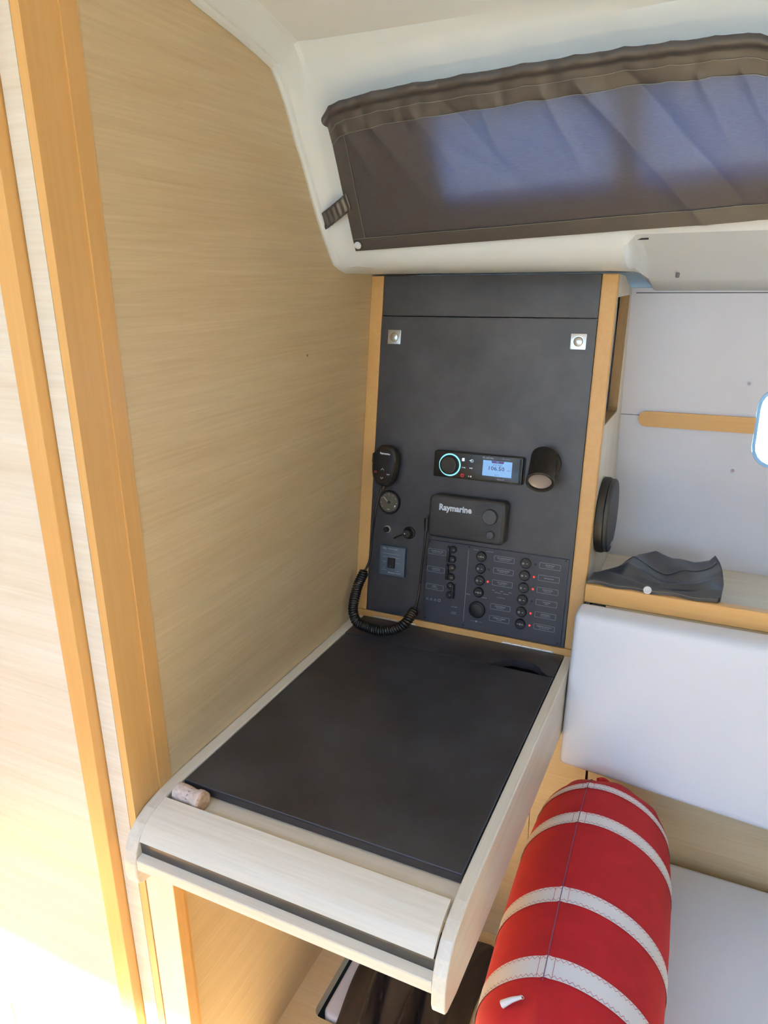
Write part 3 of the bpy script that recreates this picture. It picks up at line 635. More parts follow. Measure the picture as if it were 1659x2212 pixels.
# --- inverter control
iv = thing('inverter_control', 'slate blue square inverter control plate with small rocker switch', 'control panel', PP(0.0940, 0.1465, 0.0002), PROT)
mb = MB(); mb.rrect(-0.0325, 0.0325, -0.0355, 0.0345, 0.003, 0, 0.011, 0.0025); mb.build('plate', 'inverter', iv, smooth=40)
mb = MB(); mb.rrect(-0.0105, 0.0085, -0.0165, 0.0075, 0.001, 0.0108, 0.0116); fr = mb.build('switch_frame', 'black_gloss', iv)
mb = MB(); mb.prism([(0.0112, -0.0150), (0.0150, -0.0145), (0.0122, -0.0045), (0.0134, 0.0060), (0.0112, 0.0062)], -0.0085, 0.0065, 'yz', mtx=Matrix(((1, 0, 0, 0), (0, 0, 1, 0), (0, 1, 0, 0), (0, 0, 0, 1)))) ; mb.build('rocker', 'black', iv)
mb = MB(); zz = 0.0113
for y, xa, xb in ((0.0165, -0.024, 0.019), (0.0085, -0.024, 0.019)): mb.quad(xa, xb, y - .0003, y + .0003, zz)
for y in (-0.003, -0.0225): mb.quad(-0.0245, -0.0135, y - .0003, y + .0003, zz)
for y in (-0.004, -0.0225): mb.quad(0.0105, 0.0205, y - .0003, y + .0003, zz)
mb.text('on', 0.0034, (-0.0195, -0.0065, zz)); mb.text('off', 0.0034, (-0.0195, -0.018, zz)); mb.text('Inverter', 0.0052, (-0.008, -0.0275, zz), 'LEFT', bold=0.0001); mb.text('control', 0.0052, (0.0095, -0.0275, zz), 'LEFT')
mb.text('victron energy', 0.0042, (-0.0115, 0.0285, zz), 'LEFT', bold=0.0001); mb.text('O', 0.003, (-0.001, -0.0115, 0.0152))
mb.frame(-0.0245, -0.0185, 0.0265, 0.0305, 0.002, 0.0008, zz); mb.frame(-0.0205, -0.0145, 0.0260, 0.0300, 0.002, 0.0008, zz)
mb.build('lettering', 'grey_ink', iv)

# --- circuit breaker panel
ep = thing('switch_panel', 'wide navy electrical switch panel with rows of round rocker switches and red lights', 'control panel', PP(0.0, 0.0, 0.0002), PROT)
mb = MB(); mb.prism([(0.177, 0.0185), (0.493, 0.0185), (0.493, 0.2085), (0.177, 0.2085)], 0.0, 0.003, bev=0.0008); mb.build('face_plate', 'navy', ep)
for x, y in ((0.2745, 0.2045), (0.274, 0.0245), (0.486, 0.2045), (0.486, 0.0245), (0.182, 0.0245), (0.182, 0.2045)):
    mb = MB(); mb.lathe([(0.0022, 0.003), (0.0018, 0.0042), (0, 0.0044)], (x, y, 0), seg=12); mb.build('screw', 'black', ep, smooth=40)
rows = [0.1875, 0.1605, 0.1335, 0.1065, 0.0795, 0.0525]
def rocker(x, y, tri_=False):
    m0 = MB(); m0.lathe([(0.0118, 0.003), (0.0118, 0.0052), (0.0108, 0.0066), (0.0095, 0.0066), (0.0092, 0.005)], (x, y, 0), seg=32); ro = m0.build('rocker_switch', 'black_gloss', ep, smooth=35)
    m1 = MB(); t = bmesh.new(); n_ = 28; vs = []
    top = [t.verts.new((0.0092 * math.cos(2 * math.pi * k / n_), 0.0092 * math.sin(2 * math.pi * k / n_), 0.0078 + (0.0011 * (-math.cos(2 * math.pi * k / n_)) if not tri_ else 0))) for k in range(n_)]
    bot = [t.verts.new((v.co.x, v.co.y, 0.004)) for v in top]
    for k in range(n_): t.faces.new((bot[k], bot[(k + 1) % n_], top[(k + 1) % n_], top[k]))
    t.faces.new(top); m1._add(t, Matrix.Translation((x, y, 0))); m1.build('rocker', 'black', ro, smooth=30)
    m2 = MB()
    if tri_:
        m2.quad(x - 0.0066, x - 0.0038, y - .0004, y + .0004, 0.0081); m2.frame(x - 0.0022, x + 0.0018, y - 0.0019, y + 0.0019, 0.0018, 0.0006, 0.0081); m2.quad(x + 0.0034, x + 0.0064, y - .0010, y - .0004, 0.0081); m2.quad(x + 0.0034, x + 0.0064, y + .0004, y + .0010, 0.0081)
    else:
        m2.frame(x - 0.0062, x - 0.0022, y - 0.0019, y + 0.0019, 0.0018, 0.0006, 0.00945); m2.quad(x + 0.0022, x + 0.0056, y - .0004, y + .0004, 0.00905)
    m2.build('symbols', 'white_ink', ro)
for k in range(4): rocker(0.3045, rows[k], k in (0, 3))
for k in range(6): rocker(0.4030, rows[k], k == 5)
def led(x, y, on):
    m0 = MB(); m0.lathe([(0.0020, 0.003), (0.0018, 0.0044), (0.0010, 0.0052), (0, 0.0054)], (x, y, 0), seg=14); m0.build('indicator_light', 'led' if on else 'led_off', ep, smooth=60)
for k in range(6): led(0.4230, rows[k], k in (1, 2, 4, 5))
for k in range(4):
    if k in (1, 2): led(0.3230, rows[k], k == 2)
ink = MB(); zi = 0.0032
def plate(xc, y, a, b_=None, w_=0.045):
    ink.frame(xc - w_ / 2, xc + w_ / 2, y - 0.0062, y + 0.0062, 0.0016, 0.0005, zi)
    if b_: ink.text(a, 0.0031, (xc, y + 0.0017, zi + .0001), sx=min(1, 0.038 / (0.0021 * len(a))), bold=0.00004); ink.text(b_, 0.0026, (xc, y - 0.0020, zi + .0001), sx=min(1, 0.038 / (0.0018 * len(b_))))
    else: ink.text(a, 0.0033, (xc, y, zi + .0001), bold=0.00004)
L1 = [('FEUX DE NAVIGATION', 'NAVIGATION LIGHTS'), ('FEU DE MOUILLAGE', 'ANCHOR LIGHT'), ('ECL. INTERIEUR', 'CABIN LIGHTS'), None, ('ELECTRONIQUE', 'INSTRUMENTS'), ('APPAREIL COMBINE', 'SOUNDER')]
L2 = [('FEU DE PONT', 'DECK LIGHT'), ('NAVIGATION', None), ('GROUPE FROID', 'FRIDGE UNIT'), ('AUXILIAIRE', 'SPARE'), ('GROUPE EAU', 'WATER PRESSURE'), ('POMPE DE CALE AUTO', 'AUTO BILGE PUMP')]
for k in range(6):
    if L1[k]: plate(0.3555, rows[k] + 0.0005, *L1[k])
    plate(0.4545, rows[k] + 0.0005, *L2[k])
for y, a, b_ in ((0.1825, 'CHARGEUR BATTERIE', 'BATTERY CHARGER'), (0.1415, 'CHAUFFE EAU', 'WATER HEATER'), (0.1005, 'PRISES 1', 'AC OUTLETS')): plate(0.2005, y, a, b_, 0.042)
ink.quad(0.2738, 0.2744, 0.034, 0.198, zi)
for x, y, t_ in ((0.2905, 0.2005, 'VOILURE'), (0.322, 0.2005, 'AU MOTEUR'), (0.2805, 0.0975, 'SERVICE'), (0.318, 0.0955, 'MOTEUR'), (0.3365, 0.1165, 'VIDE'), (0.3555, 0.1165, 'DEMI'), (0.3745, 0.1165, 'PLEIN'), (0.3555, 0.1020, 'C = VOLTS PC'), (0.250, 0.0625, 'AC POWER'), (0.250, 0.0500, 'REVERSE'), (0.250, 0.0465, 'POLARITY')):
    ink.text(t_, 0.0029, (x, y, zi + .0001))
for xa, xb in ((0.340, 0.3545), (0.3590, 0.372)): ink.quad(xa, xb, 0.1118, 0.1124, zi)
for k in range(3):
    x = 0.1850 + 0.0095 * k; a = [(x - 0.003, 0.0688), (x + 0.003, 0.0688), (x, 0.0745)]
    ink.ribbon([(p[0], p[1], zi) for p in a + a[:1]], (0, 0, 1), 0.0006); ink.quad(x - .0003, x + .0003, 0.0702, 0.0726, zi)
ink.frame(0.2105, 0.2165, 0.0688, 0.0745, 0.001, 0.0008, zi)
ink.quad(0.290, 0.318, 0.0388, 0.0392, zi); ink.frame(0.3020, 0.3060, 0.0372, 0.0408, 0.0017, 0.0012, zi)
ink.build('lettering', 'grey_ink', ep)
# round dial switch
mb = MB(); mb.lathe([(0.0188, 0.003), (0.0188, 0.006), (0.0172, 0.0085), (0.0150, 0.0090), (0.0145, 0.0110), (0.0100, 0.0125), (0, 0.0128)], (0.3040, 0.0665, 0), seg=48); mb.build('power_socket_cap', 'black', ep, smooth=30)
# breakers at the left: three double handled ones
for y0, y1, up_ in ((0.1935, 0.1715, True), (0.1525, 0.1305, True), (0.1105, 0.0895, False)):
    m0 = MB(); m0.box((0.2262 if up_ else 0.2425), (0.2345 if up_ else 0.2495), y1 - 0.0075, y0 + 0.0075, 0.003, 0.0058, 0.001); br = m0.build('breaker', 'black_gloss', ep, smooth=40)
    for y in (y0, y1):
        m1 = MB(); m1.lathe([(0.0084, 0.0030), (0.0082, 0.0075), (0.0066, 0.009), (0, 0.0094)], (0.2385, y, 0), seg=24); m1.build('breaker_body', 'black', br, smooth=35)
    m1 = MB()
    xb = 0.2300 if up_ else 0.2460
    m1.box(xb - 0.0026, xb + 0.0026, y1 - 0.0055, y0 + 0.0055, 0.0055, 0.0150, 0.0012); m1.build('breaker_handle', 'black', br, smooth=40)
    m2 = MB()
    for y in (y0, y1): m2.text('16A', 0.0036, (0.2405, y, 0.0096), bold=0.00005)
    m2.quad(0.2310, 0.2316, y0 - .001, y0 + .001, 0.0166); m2.build('rating', 'grey_ink', br)
# --- reading lamp
lp = thing('spot_lamp', 'black cylindrical spot lamp aimed down from the right of the stereo', 'lamp', PP(0.4300, 0.4040, 0.0002), PROT)
mb = MB(); mb.lathe([(0.0275, 0), (0.0275, 0.004), (0.0255, 0.007), (0.0240, 0.0085), (0.0, 0.0090)], seg=40); mb.build('base', 'black', lp, smooth=35)
ax = V((0.0, 0.42, 0.0)); Hb = V((-0.004, 0.008, 0.030)); dirw = V((0.10, -0.80, -0.50)).normalized()
Rw = Matrix.Rotation(math.pi / 2 - TILT, 3, 'X').inverted(); dl = (Rw @ dirw).normalized()
mb = MB(); mb.cyl((0, 0, 0.006), Hb, 0.008); mb.build('swivel', 'black', lp, smooth=40)
mb = MB(); O = Hb - dl * 0.018
mb.lathe([(0, -0.0), (0.020, 0.0), (0.0255, 0.004), (0.0265, 0.010), (0.0265, 0.068), (0.0275, 0.071), (0.0285, 0.074), (0.0285, 0.080), (0.0270, 0.081), (0.0235, 0.080), (0.0230, 0.074)], O, dl, 48); mb.build('shade', 'black', lp, smooth=35)
mb = MB(); mb.lathe([(0.0232, 0.0745), (0.018, 0.072), (0.010, 0.0700), (0, 0.069)], O, dl, 40); mb.build('lens', 'lens', lp, smooth=60)
mb = MB(); mb.cyl(V((-0.0275, 0, 0.012)) + V((0, 0, 0)), V((-0.0285, -0.02, 0.022)), 0.002, seg=10); mb.build('toggle', 'rim_blue', lp, smooth=40)

# ================================================================ SALOON SIDE
# --- speaker on the cabinet side
sk = thing('loudspeaker', 'round flat black loudspeaker on the side of the instrument cabinet above the shelf', 'speaker', (0.5305, 0.150, 0.275))
mb = MB(); mb.lathe([(0.078, 0), (0.082, 0.002), (0.0825, 0.012), (0.0810, 0.0165), (0.0765, 0.0175), (0.075, 0.016)], (0, 0, 0), (1, 0, 0), 64); mb.build('rim', 'black', sk, smooth=35)
mb = MB(); mb.lathe([(0.0765, 0.015), (0.0800, 0.0185), (0.0800, 0.0245), (0.0775, 0.0275), (0.05, 0.0295), (0, 0.0305)], (0, 0, 0), (1, 0, 0), 64); mb.build('grille', 'grey_plastic', sk, smooth=35)
mb = MB(); mb.box(0.0283, 0.0296, -0.012, 0.012, -0.066, -0.060, 0.0004); mb.build('badge', 'chrome', sk)
# --- shelf
sh = thing('shelf', 'beech edged shelf running along the hull side behind the settee', 'shelf', (0.53, 0, 0))
mb = MB(); mb.box(0.0035, 2.1, 0.0, 0.020, 0.131, 0.170, 0.003, 3); mb.build('raised_edge', 'beech_x', sh, smooth=40)
mb = MB(); mb.box(0.001, 2.1, 0.0205, 0.300, 0.100, 0.112); mb.build('shelf_board', 'pale_x', sh)
mb = MB(); mb.box(0.001, 2.1, 0.3015, 0.3495, 0.099, 0.112); mb.build('shelf_board', 'pale_x', sh)
mb = MB(); mb.box(0.0475, 2.1, 0.002, 0.018, -0.12, 0.130); mb.build('backing_board', 'oak_x', sh)

# --- dark cloth pouch lying on the shelf
def bag(u, v):
    # u along x 0..1, v front(0) -> back(1)
    ridge = interp([(0, .125), (.10, .145), (.22, .178), (.40, .190), (.58, .177), (.80, .178), (.95, .184), (1, .197)], u)
    front = interp([(0, .1712), (.3, .1705), (.5, .1704), (1, .172)], u)
    mid = interp([(0, .160), (.10, .176), (.22, .196), (.40, .172), (.55, .165), (.75, .172), (.92, .190), (1, .203)], u)
    # key rows: front hem, roll over the lip, hollow, seam, ridge, down to the shelf at the back
    ys = [(0, .006), (.10, .012), (.25, .040), (.45, .100), (.62, .150), (.80, .200), (.88, .225), (1, .240)]
    zs = [(0, front), (.10, front + .006), (.25, front + .013 + .006 * math.sin(u * 9)), (.45, mid), (.62, (mid + ridge) / 2 + .003 * math.sin(u * 13)), (.80, ridge), (.88, ridge - .02), (1, .1125)]
    x0 = interp([(0, .534), (.3, .545), (.6, .562), (.8, .570), (1, .566)], v); x1 = interp([(0, .782), (.3, .788), (.6, .778), (.8, .768), (1, .768)], v)
    x = x0 + (x1 - x0) * u; y = interp(ys, v); z = interp(zs, v)
    # folds
    z += 0.0042 * math.sin(12 * u + 9 * v) * math.sin(math.pi * min(1, v * 1.1)) * math.sin(math.pi * u)
    z += 0.005 * max(0, 1 - abs(v - 0.33 - 0.07 * math.sin(u * 7)) / 0.05) * math.sin(math.pi * u) ** .5
    z -= 0.006 * max(0, 1 - abs(v - 0.24 - 0.05 * math.sin(u * 6 + 1)) / 0.05) * math.sin(math.pi * u) ** .5
    y += 0.003 * math.sin(u * 21)
    return V((x, y, max(z, .1125 if y > .0215 else .1705)))
bg_ = thing('cloth_cover', 'folded charcoal fabric cover lying on the shelf beside the loudspeaker', 'cover', (0, 0, 0))
mb = MB(); top = mb.grid(bag, 60, 46)
# close the ends down to the shelf
for col, i in ((0, 0), (1, 59)):
    prev = None
    for j in range(46):
        t_ = top[j][i].co; zb_ = .1125 if t_.y > .0215 else .1705
        nb = mb.bm.verts.new((t_.x + (0.003 if col == 0 else -0.003), t_.y, min(zb_, t_.z)))
        if prev: mb.bm.faces.new((prev[0], top[j][i], nb, prev[1]) if col else (top[j][i], prev[0], prev[1], nb))
        prev = (top[j][i], nb)
body = mb.build('cover_body', 'dark_cloth', bg_, smooth=70)
for vv, amp in ((0.60, .05), (0.06, .0)):
    P_ = [bag(k / 60, vv + amp * math.cos(k / 60 * 6.3)) + V((0, -.0006, .0010)) for k in range(1, 60)]
    mb = MB(); mb.tube(P_, 0.0009 if vv > .5 else .0005, seg=5); mb.build('seam', 'dark_cloth' if vv > .5 else 'thread_grey', bg_)
p_ = bag(0.47, 0.08); mb = MB(); mb.lathe([(0.0078, 0), (0.0078, 0.002), (0.006, 0.0032), (0.0045, 0.0024), (0, 0.0024)], p_ + V((0, -.004, .001)), (0, -0.75, 0.6), 24); mb.build('snap_button', 'sailcloth', bg_, smooth=40)

# --- settee
se = thing('settee_base', 'wooden settee base carrying the white seat cushion', 'bench', (0.585, 0, FZ))
mb = MB(); mb.box(-0.06, 2.0, -0.60, -0.02, 0, 0.333, 0.003); mb.build('locker_box', 'oak_x', se)
mb = MB(); mb.box(-0.0105, 2.0, -0.020, -0.002, 0.334, 0.70, 0.001); mb.build('back_panel', 'brown_edge' if False else 'oak_x', se)
def cushion(name, lab, x0, x1, y0, y1, z0, z1, r, mtx, puff):
    nx, ny = 40, 24
    mb = MB(); t = bmesh.new(); bmesh.ops.create_cube(t, size=1)
    for v in t.verts: v.co = V(((x0 + x1) / 2 + v.co.x * (x1 - x0), (y0 + y1) / 2 + v.co.y * (y1 - y0), (z0 + z1) / 2 + v.co.z * (z1 - z0)))
    bmesh.ops.bevel(t, geom=list(t.edges), offset=r, segments=5, profile=0.55, affect='EDGES')
    bmesh.ops.subdivide_edges(t, edges=[e for e in t.edges if e.calc_length() > 0.12], cuts=7, use_grid_fill=True)
    for v in t.verts:
        a = (v.co.x - x0) / (x1 - x0); c = (v.co.y - y0) / (y1 - y0); e = min(1, max(0, a * (x1 - x0) / 0.10)) ; 
        f = (1 - (1 - min(1, a * (x1 - x0) / .12)) ** 2) * (1 - abs(2 * c - 1) ** 3)
        if v.co.z > (z0 + z1) / 2: v.co.z += puff * f
    if mtx is not None:
        for v in t.verts: v.co.y += max(0, -v.co.z) * 0.42 * max(0, v.co.y / y1)
        for v in t.verts: v.co.y -= 0.07 * (v.co.x - x0) * max(0, 1 - v.co.y / 0.2)
    mb._add(t)
    o = mb.build(name, 'vinyl', None, smooth=60, mtx=mtx); return o
# backrest: local x along, local y up the slab, local z out of its face
bt, bb = V((0, -0.0500, 0.1240)), V((0, -0.110, -0.1900)); up_ = (bt - bb).normalized(); L_ = (bt - bb).length
nrm = V((1, 0, 0)).cross(up_); nrm = -nrm if nrm.y > 0 else nrm
mt = Matrix(((1, 0, 0, 0), (0, up_.y, nrm.y, bb.y), (0, up_.z, nrm.z, bb.z), (0, 0, 0, 1)))
o = cushion('back_cushion', '', 0.5245, 2.4, 0.0, L_, -0.046, 0.0, 0.014, mt, 0.004)
tag(o, 'white vinyl backrest cushion leaning below the beech shelf edge', 'cushion')
o = cushion('seat_cushion', '', 0.535, 2.4, -0.60, -0.046, -0.4965, -0.403, 0.018, None, 0.004)
tag(o, 'white vinyl seat cushion under the red striped bolster', 'cushion')

# --- bolster
BA = math.radians(2.3); Bd = V((math.sin(BA), -math.cos(BA), 0)); BO = V((0.6365, -0.30, -0.4015 + 0.1325)); Bx = V((Bd.y, -Bd.x, 0)) * -1; Bz = V((0, 0, 1))
bo_ = thing('bolster', 'red bolster cushion with white sailcloth stripes lying on the settee', 'cushion', (BO.x, BO.y, -0.4))
w2b = Matrix.Translation(V((-BO.x, -BO.y, 0.4)))
RP = [(-.150, .0), (-.1495, .030), (-.147, .070), (-.141, .098), (-.130, .1125), (-.112, .1195), (-.09, .1225), (-.05, .1265), (0, .1295), (.05, .1308), (.12, .1312), (.2, .1300), (.28, .128), (.34, .1255), (.375, .1205), (.395, .112), (.408, .095), (.415, .070), (.418, .035), (.416, .0)]
def brad(s_):
    return interp(RP, s_)
SEAM = math.radians(-15.5)
def bpt(s_, a, off=0.0):
    r = brad(s_) + off
    da = (a - SEAM + math.pi) % (2 * math.pi) - math.pi
    r += 0.0022 * math.exp(-(da / 0.03) ** 2)              # raised seam
    if s_ > .345: r += 0.0035 * math.sin(a * 11 + 2 * math.sin(a * 3)) * min(1, (s_ - .345) / .03) * min(1, r / .06)
    if s_ < -.12: r += 0.0025 * math.sin(a * 9) * min(1, r / .06)
    flat = 0.0
    p = BO + Bd * s_ + (Bx * math.sin(a) + Bz * math.cos(a)) * r
    if p.z < -0.3985: p.z = -0.3985 + off * .5
    return p
SS = [RP[0][0] + 0.0004] + [x for x in [-.1495, -.147, -.141, -.13, -.12, -.112, -.1]] + [-.09 + k * .015 for k in range(30)] + [.365, .375, .385, .395, .402, .408, .412, .415, .4165, .418]
SS = sorted(set(round(x, 4) for x in SS))
mb = MB(); mb.grid(lambda u, v: bpt(SS[int(round(v * (len(SS) - 1)))], u * 2 * math.pi), 160, len(SS), closeu=True)
mb.build('cover', 'red_canvas', bo_, smooth=70, mtx=w2b)
stripes = [(-.1065, -.0880), (-.0105, .0190), (.172, .2020), (.3000, .3345)]
for s0, s1 in stripes:
    mb = MB(); N = 200
    def slant(a, s_):       # stripes run a little askew away from the seam
        da = (a - SEAM + math.pi) % (2 * math.pi) - math.pi
        return s_ + 0.006 * (1 - math.exp(-(da / .5) ** 2))
    mb.grid(lambda u, v: bpt(slant(u * 2 * math.pi, s0 + (s1 - s0) * v), u * 2 * math.pi, 0.0011), N, 5, closeu=True)
    st_ = mb.build('stripe', 'sailcloth', bo_, smooth=70, mtx=w2b)
    wS = s1 - s0
    for edge, sg in ((s0 + 0.0012, 1), (s1 - 0.0012, -1)):
        P_ = []; nz = 196
        for k in range(nz + 1):
            a = 2 * math.pi * k / nz; P_.append(bpt(slant(a, edge + (0.0046 * sg if k % 2 else 0)), a, 0.0015))
        mb = MB(); mb.ribbon(P_, lambda i: (Bx * math.sin(2 * math.pi * i / nz) + Bz * math.cos(2 * math.pi * i / nz)), 0.0009); mb.build('zigzag_stitching', 'thread_red', st_, mtx=w2b)
    mb = MB()
    for da in (-0.085, 0.085):
        mb.ribbon([bpt(s0 + wS * k / 6, SEAM + da, 0.0016) for k in range(7)], lambda i: (Bx * math.sin(SEAM) + Bz * math.cos(SEAM)), 0.0006)
    mb.build('cross_stitching', 'thread_red', st_, mtx=w2b)
mb = MB(); mb.tube([bpt(-.14 + .48 * k / 60, SEAM, 0.0012) for k in range(61)], 0.0007, seg=5); mb.build('seam', 'thread_blue', bo_, mtx=w2b)
mb = MB(); p_ = [bpt(-.132, SEAM + .1, .004), bpt(-.142, SEAM + .2, .014), bpt(-.147, SEAM + .35, .020), bpt(-.145, SEAM + .5, .010)]
mb.tube(smoothpath(p_, 16), 0.004); mb.build('corner_tab', 'red_canvas', bo_, smooth=60, mtx=w2b)
mb = MB(); q0 = bpt(.366, math.radians(-27), 0.006); q1 = bpt(.374, math.radians(-40), 0.006)
d_ = (q1 - q0); n_ = V((-.3, -.3, 1)).normalized()
sd_ = d_.cross(n_).normalized()
mb.tube(smoothpath([q0, q0.lerp(q1, .5) + n_ * .002, q1], 10), 0.005, seg=10, rf=lambda t: .0022 + .0030 * t); zp = mb.build('zip_pull', 'sailcloth', bo_, smooth=60, mtx=w2b)
mb = MB(); mb.tube([q0 + V((.003 * math.cos(a), 0, .003 * math.sin(a))) for a in [k * math.pi / 6 for k in range(12)]], 0.0006, closed=True, seg=6); mb.build('ring', 'steel', zp, mtx=w2b)

# --- under the desk: pad in the locker, dark garment
pad = MB(); pad.rrect(0.082, 0.292, -0.368, -0.115, 0.02, FZ - 0.0985, FZ + 0.006, 0.012, bseg=4)
o = pad.build('floor_pad', 'vinyl', None, smooth=50); tag(o, 'cream white pad set into the floor opening under the chart table', 'cushion')
def garment(u, v):
    x = 0.118 + 0.29 * u + 0.012 * math.sin(v * 7); y = -0.56 + 0.50 * v + 0.01 * math.sin(u * 9)
    e_ = max(0, math.sin(math.pi * min(1, max(0, u)))) ** .5 * max(0, math.sin(math.pi * min(1, max(0, v * .9 + .08)))) ** .5
    h = 0.006 + 0.070 * e_
    for c0, sl, wd, am in ((.2, .1, .03, .030), (.38, -.12, .025, -.028), (.5, .15, .03, .034), (.66, -.05, .02, -.03), (.8, .1, .04, .03), (.93, 0, .03, -.015)):
        q = abs(u - c0 - sl * v) / wd; h += am * e_ * (math.exp(-q) * .6 + math.exp(-q * q) * .4)
    h += 0.006 * math.sin(u * 9 - v * 13) * e_
    return V((x, y, FZ + max(0.008, h)))
mb = MB(); top = mb.grid(garment, 90, 60)
o = mb.build('garment', 'black_cloth', None, smooth=70); so = o.modifiers.new('t', 'SOLIDIFY'); so.thickness = 0.003; so.offset = -1
tag(o, 'crumpled black garment on the floor under the chart table', 'clothing')

# --- cork
ck = thing('cork', 'champagne cork lying in the trough at the left of the chart table front', 'cork', (0.030, -0.6755, tz + 0.0145))
ck.rotation_euler = (0, 0, math.radians(-3))
mb = MB(); mb.lathe([(0, 0.0), (0.0120, 0.0), (0.0142, 0.002), (0.0145, 0.012), (0.0138, 0.026), (0.0128, 0.034), (0.0132, 0.039), (0.0152, 0.0425), (0.0156, 0.047), (0.0150, 0.052)], (0, 0, 0), (1, 0, 0), 36); mb.build('stopper', 'cork_side', ck, smooth=40)
mb = MB(); mb.lathe([(0.0150, 0.052), (0.0146, 0.0555), (0.0125, 0.0565), (0.0122, 0.0560), (0, 0.0560)], (0, 0, 0), (1, 0, 0), 36); mb.build('end_disc', 'cork', ck, smooth=40)
mb = MB()
for k in range(5):
    a = 2 * math.pi * k / 5; mb.lathe([(0.0022, 0), (0.0016, 0.0004), (0, 0.0005)], (0.0560, 0.0062 * math.cos(a), 0.0062 * math.sin(a)), (1, 0, 0), 8)
mb.tube([(0.0562, 0.0105 * math.cos(a), 0.0105 * math.sin(a)) for a in [k * math.pi / 12 for k in range(24)]], 0.0004, seg=5, closed=True)
mb.build('embossed_star', 'cork', ck)
mb = MB()
for k, c in enumerate('suev'):
    a = math.radians(118 - 22 * k); r = 0.0140
    mm = Matrix.Rotation(math.pi / 2 - (math.pi - a) + math.pi / 2, 4, 'X')
    # letters run round the girth
    y, z_ = -r * math.cos(math.pi - a + 0) , r * math.sin(a)
    th = math.radians(20 + 26 * k)       # angle above the front horizon
    N_ = V((0, -math.cos(th), math.sin(th))); Up = V((-1, 0, 0)); Rt = Up.cross(N_)
    mm = Matrix(((Rt.x, Up.x, N_.x, 0), (Rt.y, Up.y, N_.y, 0), (Rt.z, Up.z, N_.z, 0), (0, 0, 0, 1)))
    mb.text(c, 0.0062, V((0.030, 0, 0)) + N_ * 0.0139, mtx=mm)
mb.build('lettering', 'cork_ink', ck)

# ================================================================ CURTAIN
n_c = V((0, -.253, -.155)).normalized(); S_c = V((0, .155, -.253)).normalized()      # outward face normal (to the room), direction down the slope
TOPZ = [(0.066, 1.030), (.088, 1.048), (.139, 1.056), (.217, 1.062), (.294, 1.064), (.432, 1.0685), (.561, 1.071), (.713, 1.069), (.739, 1.062), (.85, 1.066), (1.0, 1.078), (1.3, 1.09)]
def topz(x): return interp(TOPZ, x) + 0.0022 * (1 - abs(math.sin(x * 47 + 1.3 * math.sin(x * 9))))
def botz(x): return 0.8205 + (x - 0.061) * 0.0385
def leftx(z): return interp([(0.82, 0.0615), (0.93, 0.070), (1.018, 0.078), (1.03, 0.074), (1.06, .074)], z)
def at(x, z): # point on the curtain's mean plane at given x, z
    return V((x, -0.1 + (z - 0.87) * (-.155 / .253), z))
FOLDS = [(.235, .15, .40, .010, .006), (.50, .22, .80, .012, .009), (.445, .12, .38, .008, .005), (.575, .22, .75, .016, -.010), (.15, .16, .55, .010, .004), (.71, .15, .45, .008, .005),
         (.345, .08, .30, .008, .004), (.655, .14, .35, .008, .005), (.375, -.12, .36, .010, .003), (.82, .2, .6, .01, .006), (.95, .2, .6, .012, .006), (.105, .10, .3, .007, .004), (.30, .20, .5, .012, -.003), (.18, .45, .9, .03, -.003)]
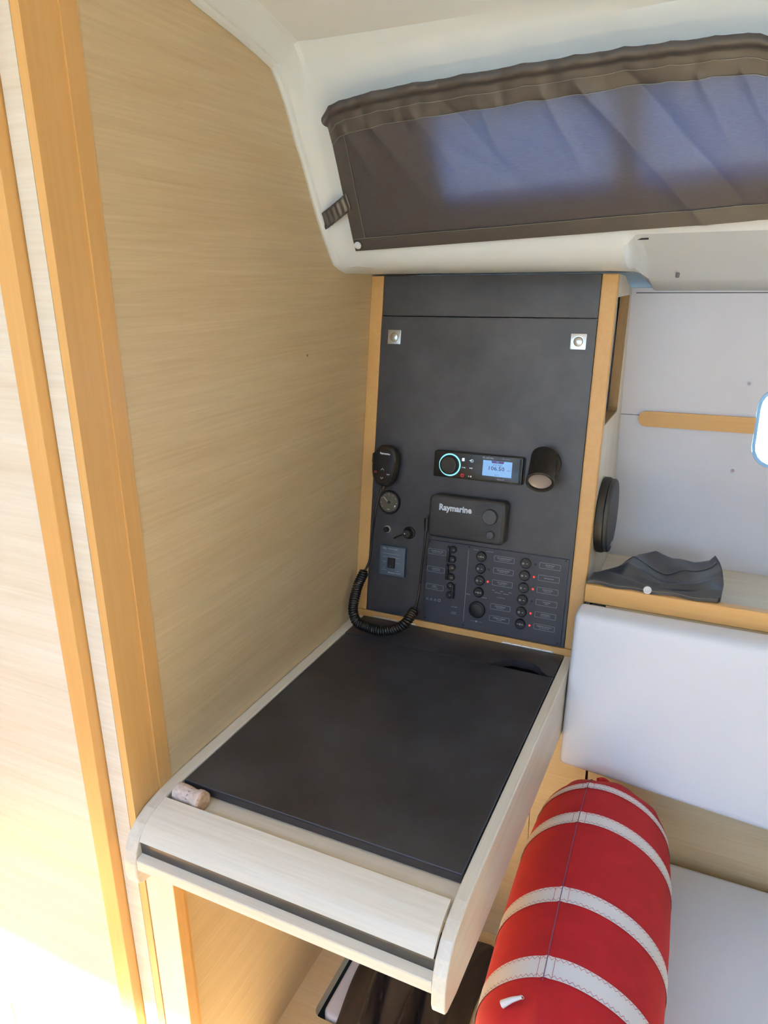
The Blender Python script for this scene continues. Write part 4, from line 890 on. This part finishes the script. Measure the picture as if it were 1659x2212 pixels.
def cur(u, v, off=0.0):
    xr = 0.070 + 1.28 * u
    zt = topz(xr); zb = botz(xr)
    z = zb + (zt - zb) * v
    x = leftx(z) + (1.35 - leftx(z)) * u
    # folds: shallow fans running down from the gathered top
    g = v ** 1.5
    d = 0.0
    for fx, sl, ln, wd, am in FOLDS:
        t = (0.84 - v) / ln; c = fx + sl * (0.84 - v)
        if -0.1 < t < 1.3:
            env = min(1, max(0, (t + .1) / .15)) * max(0, 1 - t / 1.3) ** .7
            q = abs(x - c) / wd
            d += am * env * (math.exp(-q * 1.1) * .7 + math.exp(-q * q * .5) * .3)
    hf = max(0, (v - .66) / .34)
    d += (0.0040 * abs(math.sin(x * 47 + 1.5 * v + 1.3 * math.sin(x * 9))) + 0.0020 * abs(math.sin(x * 93 - 5 * v))) * hf
    d += 0.004 * math.sin(min(1, v * 8) * math.pi / 2) * math.sin(x * 5)
    roll = max(0, (v - .93) / .07); d += 0.010 * math.sin(roll * math.pi * .9)
    d += 0.006 * max(0, (v - .80) / .20)
    if x < 0.10: d += 0.0
    return at(x, z) + n_c * (d * .75 + off + 0.0015)
ct = thing('window_curtain', 'dark grey gathered curtain snapped over the long side windows', 'curtain', (0.0, -0.1, 0.87))
w2c = Matrix.Translation(V((0, 0.1, -0.87)))
mb = MB(); mb.grid(cur, 560, 80); mb.build('cloth', 'curtain', ct, smooth=180, mtx=w2c)
# doubled hems
def hem(u0, u1, v0, v1, nu, nv): 
    mb = MB(); mb.grid(lambda u, v: cur(u0 + (u1 - u0) * u, v0 + (v1 - v0) * v, 0.0011), nu, nv); return mb.build('hem', 'hem', ct, smooth=180, mtx=w2c)
hem(0, 1, 0.0, 0.098, 560, 8); hem(0.0, 0.021, 0.098, 0.80, 6, 40); hem(0, 1, 0.805, 1.0, 560, 18)
for v_ in (0.098, 0.805, 0.885):
    P_ = [cur(k / 320, v_, 0.0024) for k in range(321)]; mb = MB(); mb.tube(P_, 0.00035, seg=4); mb.build('stitching', 'thread_grey', ct, mtx=w2c)
mb = MB(); mb.tube([cur(0.021, 0.1 + .7 * k / 40, 0.0022) for k in range(41)], 0.00035, seg=4); mb.build('stitching', 'thread_grey', ct, mtx=w2c)
p_ = at(0.0735, 0.8345) + n_c * 0.010; mb = MB(); mb.lathe([(0.0068, -0.002), (0.0072, 0.0008), (0.0062, 0.0022), (0, 0.0028)], p_, n_c, 28); mb.build('snap_button', 'sailcloth', ct, smooth=50, mtx=w2c)
# elastic strap round the liner edge
rows_ = []
mb = MB()
def strap(u, v):
    a = at(0.078, 0.9205).lerp(at(0.080, 0.894), v); b1 = V((0.006, -0.106, 0.888)).lerp(V((0.012, -0.094, 0.862)), v)
    p = a.lerp(b1, u); p += n_c * (0.006 + 0.007 * math.sin(math.pi * u) * .6) + n_c * 0.0012 * math.sin(u * 38)
    return p
mb.grid(strap, 30, 6); tp = mb.build('elastic_strap', 'tape', ct, smooth=180, mtx=w2c)
so = tp.modifiers.new('t', 'SOLIDIFY'); so.thickness = 0.0015
